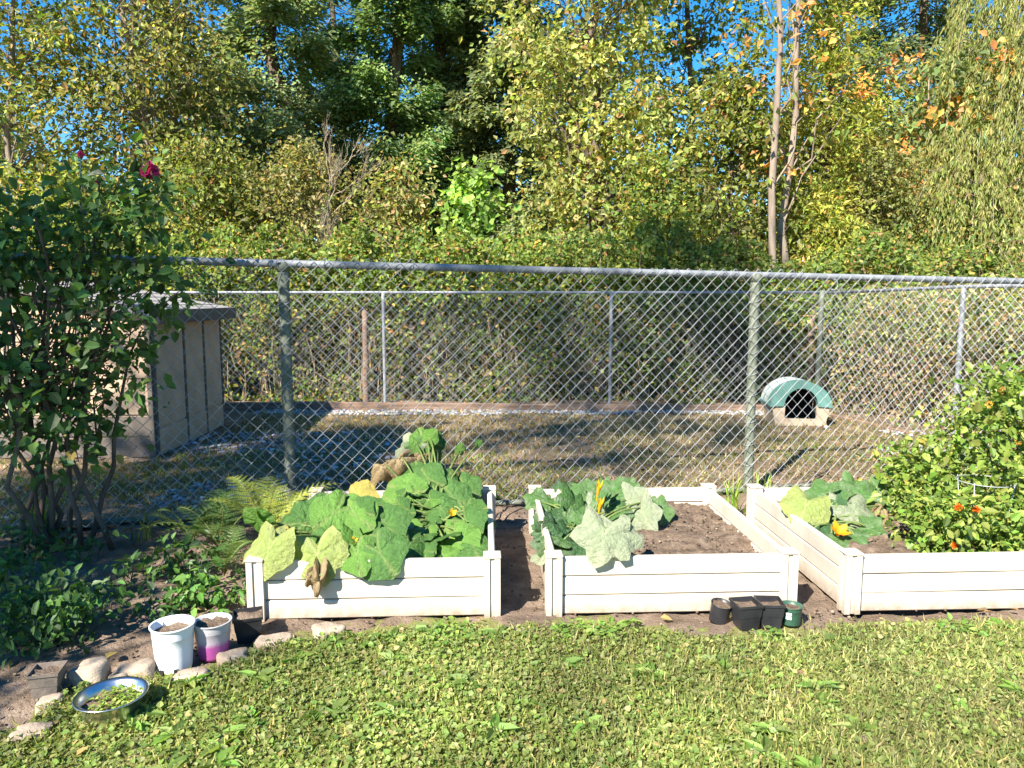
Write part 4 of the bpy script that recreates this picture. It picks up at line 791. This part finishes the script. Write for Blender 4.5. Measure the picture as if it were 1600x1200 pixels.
for (px, py) in ((232, 300), (225, 330), (200, 290), (210, 350), (170, 300), (185, 260), (150, 330), (240, 360), (130, 290), (250, 400), (280, 420)):
    for _ in range(2): cen.append(list(np.array(at(px, py, 4.65))+rng.normal(size=3)*.05))
cen = np.array(cen); leafy(rt, cen, .13, 22, .064, SHRUB, M['leaf_near'], 300, .6, .68, .8)
bs = [(b0.x+rng.normal()*.11, b0.y+rng.normal()*.07, -.03) for _ in range(11)]
tp = [(b0.x-.05+rng.normal()*.24, b0.y+rng.normal()*.22, rng.uniform(1.3, 2.25)) for _ in range(11)]
stems(rt, bs, tp, .019, M['bark'], 'stem', .0, 7, .018)
mb = MB()
for c in cen[::2]:
    q = np.array(tp[rng.integers(0, 11)]); b = np.array(bs[0])*.5+q*.5; mb.tube(jitter_path(b, c, 5, .05), np.linspace(.007, .003, 5), 4, cap=False)
mb.build('twigs', M['bark'], rt, kind='stuff')
for (px, py, Y, s) in ((236, 268, 4.7, 1.0), (126, 242, 4.7, .3), (155, 284, 4.7, .25)):
    c = np.array(at(px, py, Y)); n = int(26*s)+8; L = .042*s+.012; d = rvec(n); 
    cloud_obj('blossom', (c+d*.012*s, d, nz(rvec(n)+np.array([0, -.5, .5])), np.full(n, L), np.full(n, L*.9), palette(n, [((.36, .015, .13), 3), ((.46, .03, .19), 2)], .15)), M['petal_or'], rt, oval=True, kind=None)
    sm = MB(); sm.tube(jitter_path(np.array([b0.x+.1+.3*(c[0]-b0.x), b0.y, 1.7]), c, 7, .02), np.linspace(.009, .004, 7), 5); sm.build('flower_stem', M['green_plast'], rt, smooth=True)
def fern(px, py, Y, n, L, label, pal, az=None):
    b = at(px, py, Y); b.z = 0.0; rt = root('fern', b, label, 'fern', 'ferns beside the squash bed')
    for k in range(n):
        a = (az[k] if az else rng.random()*2*PI); l = L*rng.uniform(.75, 1.1); s = np.linspace(0, 1, 36)[:30]/(29/35); el = rng.uniform(1.05, 1.38)
        d = np.array([math.cos(a), math.sin(a), 0]); P = np.array(b)+d*l*(s**1.25)[:, None]*math.cos(el)*1.6+np.array([0, 0, 1])*(l*(math.sin(el)*s-.42*s**2.6))[:, None]
        T = nz(np.gradient(P, axis=0)); sd = nz(np.cross(T, [0, 0, 1.])); nm = np.cross(sd, T)
        mb = MB(); mb.tube(P, np.linspace(.004, .0012, 30), 4, col=(.16, .16, .05)); fr = mb.build('frond_stem', M['leaf_near'], rt, col=True)
        i = np.arange(5, 30, 2); wd = l*.19*np.sin(PI*np.clip((s[i]-.16)/.86, 0, 1)**.62)+.006
        pos = np.vstack([P[i], P[i]]); ax = np.vstack([sd[i]+T[i]*.35, -sd[i]+T[i]*.35]); nn = np.vstack([nm[i], nm[i]]); w2 = np.concatenate([wd, wd])
        # each pinna carries leaflets
        q = 10; u = np.linspace(.05, .96, q); ax = nz(ax); PP = (pos[:, None]+ax[:, None]*(w2[:, None]*u)[..., None]).reshape(-1, 3); lf = np.repeat(w2, q)*.10*np.tile(1.15-u, len(w2))+.004
        s2 = np.cross(nn, ax); A1 = np.repeat(s2+ax*.5, q, 0); A2 = np.repeat(-s2+ax*.5, q, 0); NN = np.repeat(nn, q, 0)
        tot = 2*len(PP); cloud_obj('frond', (np.vstack([PP, PP]), np.vstack([A1, A2]), np.vstack([NN, NN]), np.concatenate([lf, lf]), np.concatenate([lf, lf])*.8, palette(tot, pal, .12)), M['leaf_near'], rt, kind='stuff')
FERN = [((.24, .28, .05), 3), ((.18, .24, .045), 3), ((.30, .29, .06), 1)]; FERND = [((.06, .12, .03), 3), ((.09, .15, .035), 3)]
fern(415, 850, 4.72, 11, .72, 'yellow green fern leaning on the squash bed corner', FERN, [1.2, .7, 1.7, 2.2, 2.7, 3.3, .3, 4.0, 1.45, 5.2, 1.0])
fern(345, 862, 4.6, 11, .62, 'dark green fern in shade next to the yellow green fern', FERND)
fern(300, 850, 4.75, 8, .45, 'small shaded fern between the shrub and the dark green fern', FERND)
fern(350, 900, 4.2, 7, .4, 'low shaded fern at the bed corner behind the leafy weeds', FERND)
def weed(px, py, n, r, h, leaf, pal, label, group='weeds in the shaded border', wid=.55, nlv=7):
    b = on(px, py); rt = root('weed_plant', b, label, 'weeds', group)
    cen = np.array([[b.x+r*math.cos(a)*q, b.y+r*math.sin(a)*q*.8, h*rng.uniform(.25, 1)] for a, q in zip(rng.random(n)*2*PI, rng.random(n)**.5)])
    stems(rt, [(b.x+(c[0]-b.x)*.55, b.y+(c[1]-b.y)*.55, -.01) for c in cen[:12]], cen[:12], .004, M['green_plast'], 'stem', 0, 4)
    leafy(rt, cen, leaf*1.1, nlv, leaf, pal, M['leaf_near'], 0, .9, wid, .6)
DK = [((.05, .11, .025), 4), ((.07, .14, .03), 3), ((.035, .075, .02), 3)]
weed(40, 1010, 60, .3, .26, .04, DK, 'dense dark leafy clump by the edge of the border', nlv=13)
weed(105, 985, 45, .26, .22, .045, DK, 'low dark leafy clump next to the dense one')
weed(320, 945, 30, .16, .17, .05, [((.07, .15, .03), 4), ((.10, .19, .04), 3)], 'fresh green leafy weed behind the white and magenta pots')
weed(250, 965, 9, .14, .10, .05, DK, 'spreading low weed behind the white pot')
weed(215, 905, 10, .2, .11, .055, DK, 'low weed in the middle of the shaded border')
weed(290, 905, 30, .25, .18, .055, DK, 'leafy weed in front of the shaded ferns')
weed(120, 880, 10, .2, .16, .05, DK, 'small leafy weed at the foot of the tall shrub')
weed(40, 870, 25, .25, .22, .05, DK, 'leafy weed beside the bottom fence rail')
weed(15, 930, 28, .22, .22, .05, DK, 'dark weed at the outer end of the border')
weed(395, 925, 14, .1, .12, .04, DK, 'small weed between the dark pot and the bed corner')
def tuft(px, py, Y, n, h, w, pal, label, lean=.35):
    b = at(px, py, Y); b.z = 0; p = np.array(b)+np.concatenate([rng.normal(size=(n, 2))*.045, np.zeros((n, 1))], 1); mbV = []; F = []; cc = []
    for k in range(n):
        d = rng.normal(size=3)*lean; d[2] = 0; l = h*rng.uniform(.6, 1.05); sd = nz(np.cross(d+[1e-3, 0, 0], [0, 0, 1.])); m = 6; s = np.linspace(0, 1, m)
        P = p[k]+d*l*(s**1.8)[:, None]+np.array([0, 0, 1])*(l*(s-.3*s**3*np.linalg.norm(d)*2))[:, None]; ww = (w*(1-s**2)+.0006)[:, None]; base = k*2*m
        mbV.append(np.stack([P-sd*ww, P+sd*ww], 1).reshape(-1, 3)); F += [[base+2*i, base+2*i+1, base+2*i+3, base+2*i+2] for i in range(m-1)]
        cc.append(np.repeat(palette(1, pal), 2*m, 0))
    o = put('grass_tuft', mesh_np('grass_tuft', np.vstack(mbV), np.array(F), np.vstack(cc), True), M['grass']); tag(o, label, 'grass tuft')
TG = [((.17, .25, .045), 3), ((.23, .29, .07), 2)]
tuft(1150, 800, 5.25, 26, .42, .006, TG, 'tall bright grass growing between two raised beds at the green post', .3)
tuft(1185, 800, 5.35, 20, .40, .006, TG, 'tall bright grass against the green post by the squash bed', .25)
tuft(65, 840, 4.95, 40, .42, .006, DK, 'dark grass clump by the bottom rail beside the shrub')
tuft(228, 845, 4.9, 16, .3, .005, [((.2, .2, .06), 2), ((.1, .15, .04), 2)], 'thin arching grass between shrub and ferns', .6)
tuft(760, 770, 5.75, 60, .12, .006, [((.10, .18, .035), 3), ((.15, .23, .05), 2)], 'short green grass clump inside the pen behind the gap of two beds', .6)

# bushes of the third bed
bb = Vector((3.5, 4.5, .18)); rt = root('leafy_bush', bb, 'tall bright green bush growing through a wire cage', 'bush')
cen = []
for k in range(150):
    t = rng.random(); z = .26+.84*t; R = (.80-.12*t)*math.sqrt(1-(t*.95)**2.6)*rng.random()**.45; a = rng.random()*2*PI
    cen.append([bb.x+.05+R*math.cos(a), bb.y+R*.75*math.sin(a), z])
for k in range(26): cen.append([2.72+.25*rng.random(), 4.45+.3*rng.random(), .28+.3*rng.random()])
cen = np.array(cen)
TOM = [((.14, .20, .035), 5), ((.10, .165, .028), 4), ((.21, .26, .055), 3.5), ((.28, .25, .06), .6)]
leafy(rt, cen, .12, 44, .047, TOM, M['leaf_near'], 300, .7, .6, .72)
stems(rt, [(bb.x+rng.normal()*.07, bb.y+rng.normal()*.06, .17) for _ in range(26)], cen[::7][:26], .007, M['green_plast'], 'stem', .02, 5)
for k in range(4):
    px, py = [(1545, 632), (1530, 700), (1565, 610), (1590, 690)][k]; c = np.array(at(px, py, 4.25+.2*rng.random())); d = rvec(14)
    cloud_obj('flower_cluster', (c+d*.008, d, rvec(14), np.full(14, .018), np.full(14, .016), palette(14, [((.55, .36, .05), 2), ((.5, .22, .05), 1)], .1)), M['petal_or'], rt, oval=True, kind=None)
cg = root('plant_cage', (2.75, 4.0, .18), 'round wire plant cage standing in the bushy raised bed', 'plant cage')
cx_, cy_ = at(1540, 748, 4.12).x, 4.12
for z, r in ((.36, .13), (.54, .15)):
    mb = MB(); t = np.linspace(0, 2*PI, 40); mb.tube(np.stack([cx_+r*np.cos(t), cy_+r*np.sin(t), np.full(40, z)], 1), .003, 6); mb.build('cage_ring', M['wire'], cg, smooth=True)
for k in range(4):
    a = .6+k*PI/2; mb = MB(); mb.tube([(cx_+.1*math.cos(a), cy_+.1*math.sin(a), .15), (cx_+.132*math.cos(a), cy_+.132*math.sin(a), .36), (cx_+.152*math.cos(a), cy_+.152*math.sin(a), .55)], .003, 6); mb.build('cage_leg', M['wire'], cg, smooth=True)
mb_ = Vector((2.62, 3.85, .18)); rt = root('marigold_plant', mb_, 'low bushy plant with orange flowers spilling over the bed edge', 'flower plant')
cen = np.array([[2.42+.8*rng.random(), 3.66+.5*rng.random(), .24+.24*rng.random()*min(1, .45+.9*k/120)] for k in range(105)])
leafy(rt, cen, .09, 32, .042, TOM, M['leaf_near'], 300, .8, .55, .7, ymin=3.63)
stems(rt, [(c[0]+rng.normal()*.02, c[1], .17) for c in cen[::6]], cen[::6], .004, M['green_plast'], 'stem', 0, 5)
for px, py in ((1497, 793), (1525, 797), (1492, 853)):
    c = np.array(at(px, py, 3.68)); d = nz(rvec(34)+np.array([0, -.5, .6])); cloud_obj('flower', (c+d*.004, d, rvec(34), np.full(34, .02), np.full(34, .014), palette(34, [((.62, .12, .01), 3), ((.66, .2, .015), 2)], .1)), M['petal_or'], rt, oval=True, kind=None)

# ------------------------------------------------------------------ trees behind the pen
def gx(px, Y): return (at(px, 468, Y).x, Y, -.05)
BG = 'bramble mounds behind the far fence'; BLS = ['at the outer end of the hedge past the shed', 'hidden mostly by the tall dark shrub', 'rising directly behind the shed roof', 'just past the eave of the shed', 'between the shed and the old rough stake',
       'around the old rough wooden stake', 'below the dry pinkish shrub', 'under the fresh green maple sapling', 'under the darkest conifer', 'under the big pale maple', 'under the airy poplar', 'behind the doghouse and the old post', 'behind the corner of the pen', 'below the rounded olive shrub', 'below the weeping willow']
for px, Y, r, h in ((-120, 12.2, 1.0, 2.9), (40, 12.1, .95, 2.8), (180, 12.0, .95, 2.7), (320, 12.1, .9, 2.55), (450, 11.9, .85, 2.55), (570, 11.9, .85, 2.65), (690, 12.0, .9, 2.7), (810, 11.9, .85, 2.55), (925, 11.9, .85, 2.65), (1040, 11.8, .85, 2.6), (1150, 11.8, .85, 2.3), (1265, 11.7, .8, 2.2), (1380, 11.8, .9, 2.55), (1500, 11.9, .95, 2.5), (1640, 11.9, 1.0, 2.6)):
    bramble(gx(px, Y), r, h, 14000, 48, label='tangled bramble mound '+BLS.pop(0), group=BG)
SG = 'dry bramble mounds beside the side fence'; SLS = ['filling the corner behind the doghouse', 'against the side fence beside the low timber', 'behind the grey post of the side fence', 'where side fence and bed fence meet', 'overtopping the one beside the low timber', 'overtopping the one behind the grey post']
DRYB = BRAM+[((.30, .25, .12), 4), ((.22, .16, .09), 3)]
for x, y, r, h in ((6.0, 10.1, .85, 1.75), (6.3, 8.9, .9, 1.75), (6.5, 7.7, .9, 1.75), (6.9, 6.5, .9, 1.9), (7.9, 9.4, 1.0, 2.5), (8.1, 7.9, 1.0, 2.4)):
    bramble((x, y, 0), r, h, 8000, 70, DRYB, .06, 'dry brownish bramble mound '+SLS.pop(0), SG, .45, .3)
TB = 'broadleaf trees behind the thicket'
broadleaf('birch_tree', 'slender broadleaf tree with sparse yellowing leaves above the shed', 'tree', gx(45, 14), 9.5, 2.2, 1.9, 170, 90, .10, GY+[((.22, .15, .05), 2)], TB, .09, bark='bark_pale')
broadleaf('birch_tree', 'tall olive leaved tree with pale thin trunk behind the magenta bloom', 'tree', gx(236, 14.5), 11.5, 2.0, 1.7, 210, 110, .10, OLIVE+[((.2, .19, .06), 3)], TB, .10, bark='bark_pale', cs=.5)
broadleaf('broadleaf_tree', 'dense olive tree between the pale thin trunk and the greyish conifer', 'tree', gx(290, 17), 8.2, 2.0, 1.4, 130, 95, .11, OLIVE, TB, .14, cs=.5)
broadleaf('broadleaf_tree', 'leafy yellow green tree at the end of the thicket past the shed', 'tree', gx(-110, 15), 10, 1.5, 2.1, 190, 85, .11, GY, TB, .12, cs=.5)
conifer('tall greyish green conifer behind the bare twiggy tree', gx(448, 19.5), 22, 2.5, CONIF+[((.125, .145, .08), 3)], 1.5, 1.5)
conifer('tall bright green conifer in the middle of the conifer group', gx(620, 20), 22, 2.0, CONIF_B, 1.5, 1.7)
conifer('olive green conifer squeezed between the bright and the dark conifer', gx(695, 22), 23, 1.9, CONIF+[((.13, .135, .06), 3)], 1.5, 1.6)
conifer('darkest tall conifer beside the big pale maple', gx(795, 21), 23, 2.3, CONIF_D, 1.2, 1.6)
conifer('dark conifer behind the orange leaved branch', gx(1405, 23), 18, 4.2, CONIF_D+[((.05, .07, .03), 4)], 4, 1.0)
conifer('faint dark conifer far behind between two conifers', gx(535, 30), 20, 2.6, CONIF_D, 2, .6)
broadleaf('maple_tree', 'big pale yellow green leafy tree next to the darkest conifer', 'tree', gx(928, 15), 13, 1.6, 1.65, 300, 125, .108, [((.19, .205, .06), 5), ((.14, .17, .045), 4), ((.25, .24, .085), 3), ((.28, .16, .07), .7)], TB, .13, cs=.5, prof=lambda t: .55+.5*math.sin(PI*(.1+.6*t)), wid=.7)
broadleaf('poplar_tree', 'airy poplar with sky showing through its darker leaves', 'tree', gx(1062, 17.5), 14.5, 2.0, 1.75, 230, 100, .11, GY+[((.07, .09, .02), 4), ((.3, .24, .04), 1)], TB, .11, cs=.45, wid=.75)
broadleaf('broadleaf_tree', 'bushy yellow green tree with scattered rusty leaves before the airy poplar', 'tree', gx(1140, 13.6), 5.6, .8, 1.3, 170, 80, .10, GY+OLIVE, TB, .07, pal2=ORANGE, p2=.08, cs=.42)
# bare twin trunks
tt = broadleaf('bare_trunk_tree', 'straight tall pale trunk with almost no branches and rusty leaves', 'tree', gx(1216, 12.3), 14.0, 2.4, .9, 22, 26, .13, ORANGE, TB, .075, bark='bark_pale', cs=.3, sides=12, lean=(-.45, 0), wob=.003)
broadleaf('forked_trunk_tree', 'leaning forked trunk beside the straight bare trunk', 'tree', (gx(1228, 12.6)[0], 12.6, -.05), 11.5, 3.6, 1.1, 60, 50, .11, CEDAR+GY, TB, .085, bark='bark_pale', cs=.35, lean=(.1, .2), sides=12)
def cedar(label, base, H, rad, ncl):
    broadleaf('cedar_tree', label, 'cedar', base, H, .5, rad, ncl, 130, .10, CEDAR, TB, .1, cs=.34, prof=lambda t: (1-t)**.6+.12, mat='needle', wid=.35, hang=.1, pal2=ORANGE, p2=.03, trunk_top=.9)
cedar('yellow green cedar tinged with orange behind the twin trunks', gx(1285, 13.9), 8.2, 1.25, 230)
cedar('low golden cedar at the foot of the twin trunks', gx(1285, 12.9), 3.6, .7, 80)
broadleaf('maple_tree', 'thin maple with rusty orange leaves on its upper branches', 'tree', gx(1430, 14.6), 6.4, 2.2, 1.5, 100, 70, .13, [((.09, .13, .045), 4), ((.13, .16, .055), 3)], TB, .06, bark='bark_pale', pal2=ORANGE, p2=.42, cs=.4, prof=lambda t: .35+.65*t)
willow('large weeping willow with long pale hanging strands', gx(1680, 13.8), 10.5, 2.5, 560, WILLOW)
willow('low rounded willow with yellow green trailing shoots', gx(1520, 13.2), 5.2, 1.35, 330, WILLOW)
broadleaf('olive_shrub', 'rounded fine leaved olive shrub below the orange maple branch', 'shrub', gx(1370, 13.2), 4.2, .6, 1.05, 150, 100, .07, OLIVE+[((.17, .18, .06), 4)], 'shrubs rising above the brambles', .05, cs=.36)
broadleaf('olive_shrub', 'wide tan and olive shrub around the bare twiggy tree', 'shrub', gx(480, 13.6), 4.3, .6, 1.5, 210, 100, .07, OLIVE+[((.2, .165, .07), 4)], 'shrubs rising above the brambles', .05, cs=.4)
broadleaf('olive_shrub', 'shrub with dry pinkish leaves below the bright green conifer', 'shrub', gx(625, 13.3), 4.0, .6, .95, 110, 85, .085, [((.16, .165, .05), 4), ((.28, .19, .09), 2.5), ((.11, .13, .04), 3)], 'shrubs rising above the brambles', .05, cs=.36)
broadleaf('maple_sapling', 'fresh green maple sapling in front of the dark conifer', 'sapling', gx(738, 13.0), 3.9, .8, .55, 50, 60, .12, [((.13, .21, .045), 4), ((.17, .25, .06), 3)], 'shrubs rising above the brambles', .03, cs=.3, wid=.85)
broadleaf('olive_shrub', 'dense green shrub under the airy poplar', 'shrub', gx(1020, 13.4), 4.0, .5, 1.1, 140, 95, .085, GY+BRAM, 'shrubs rising above the brambles', .05, cs=.4)
broadleaf('olive_shrub', 'olive shrub rising behind the shed beside the tan shrub', 'shrub', gx(330, 13.4), 4.4, .5, 1.3, 170, 95, .08, OLIVE+GY, 'shrubs rising above the brambles', .05, cs=.4)
broadleaf('olive_shrub', 'yellow green shrub behind the tall dark shrub and the shed', 'shrub', gx(120, 13.2), 3.6, .5, 1.4, 170, 95, .08, GY, 'shrubs rising above the brambles', .05, cs=.4)
broadleaf('olive_shrub', 'green shrub below the low rounded willow', 'shrub', gx(1470, 12.8), 3.3, .4, 1.0, 120, 90, .075, BRAM, 'shrubs rising above the brambles', .05, cs=.4)
broadleaf('olive_shrub', 'broad shrub at the foot of the weeping willow', 'shrub', gx(1600, 12.6), 3.4, .4, 1.1, 120, 90, .075, BRAM+OLIVE, 'shrubs rising above the brambles', .05, cs=.4)
# bare twiggy tree
def bare_tree(base, H, label):
    base = np.array(base); rt = root('bare_tree', base, label, 'tree'); mb, P = trunk_mb(base, base+np.array([.1, 0, H*.8]), .035, .01); mb.build('trunk', M['bark_pale'], rt, smooth=True); br = MB()
    def grow(p, d, l, r, k):
        q = p+d*l; br.tube(jitter_path(p, q, 5, .04), np.linspace(r, r*.55, 5), 4, cap=False, col=(1.05, 1, .95))
        if k < 3:
            for _ in range(rng.integers(3, 5)): grow(p+(q-p)*rng.uniform(.35, 1), nz(d+rvec(1)[0]*.55+np.array([0, 0, .2])), l*rng.uniform(.45, .75), r*.55, k+1)
    for i in range(4, 12):
        for _ in range(2): grow(P[i], nz(np.array([rng.normal(), rng.normal()*.6, 1.1])), rng.uniform(.5, .95), .009, 0)
    br.build('branches', M['twig'], rt, col=True, kind='stuff')
bare_tree(gx(512, 12.9), 4.6, 'leafless pale twiggy tree standing before the conifers')
# far wood closing the gaps behind
for k, (px, Y, H, r) in enumerate(((-60, 24, 9, 3), (120, 27, 6, 3), (330, 28, 9, 3), (560, 27, 7, 3), (720, 30, 7, 3), (900, 27, 11, 3), (1080, 30, 6, 2.6), (1230, 24, 7.5, 3), (1340, 22, 7, 2.4), (1500, 26, 7, 3.2), (1680, 25, 9, 3))):
    broadleaf('woodland_tree', 'broad woodland tree glimpsed far behind the '+['outermost leafy tree', 'slender yellowing tree', 'dense olive tree', 'greyish conifer', 'olive conifer', 'big pale maple', 'airy poplar', 'twin bare trunks', 'yellow green cedar', 'low rounded willow', 'weeping willow'][k], 'tree', gx(px, Y), H, .5, r, 105, 75, .21, OLIVE, 'far woodland trees', .15, cs=.7, trunk_top=.85)
# trees that stand behind the camera and shade the border and the pen
rng = np.random.default_rng(5)
broadleaf('yard_tree', 'spreading yard tree whose shade lies on the border by the shrub', 'tree', (-6.2, -.6, 0), 5.2, 2.0, 1.6, 210, 70, .12, GY, 'yard trees', .12, cs=.5)
broadleaf('yard_tree', 'tallest yard tree whose dappled shade stripes the pen', 'tree', (-9.1, -4.6, 0), 21, 12.4, 2.3, 50, 170, .17, GY, 'yard trees', .2, cs=.72)
broadleaf('yard_tree', 'yard tree whose shade lies on the ground before the shed', 'tree', (-9.35, -2.2, 0), 11.8, 6.5, 1.6, 170, 60, .15, GY, 'yard trees', .17, cs=.55)
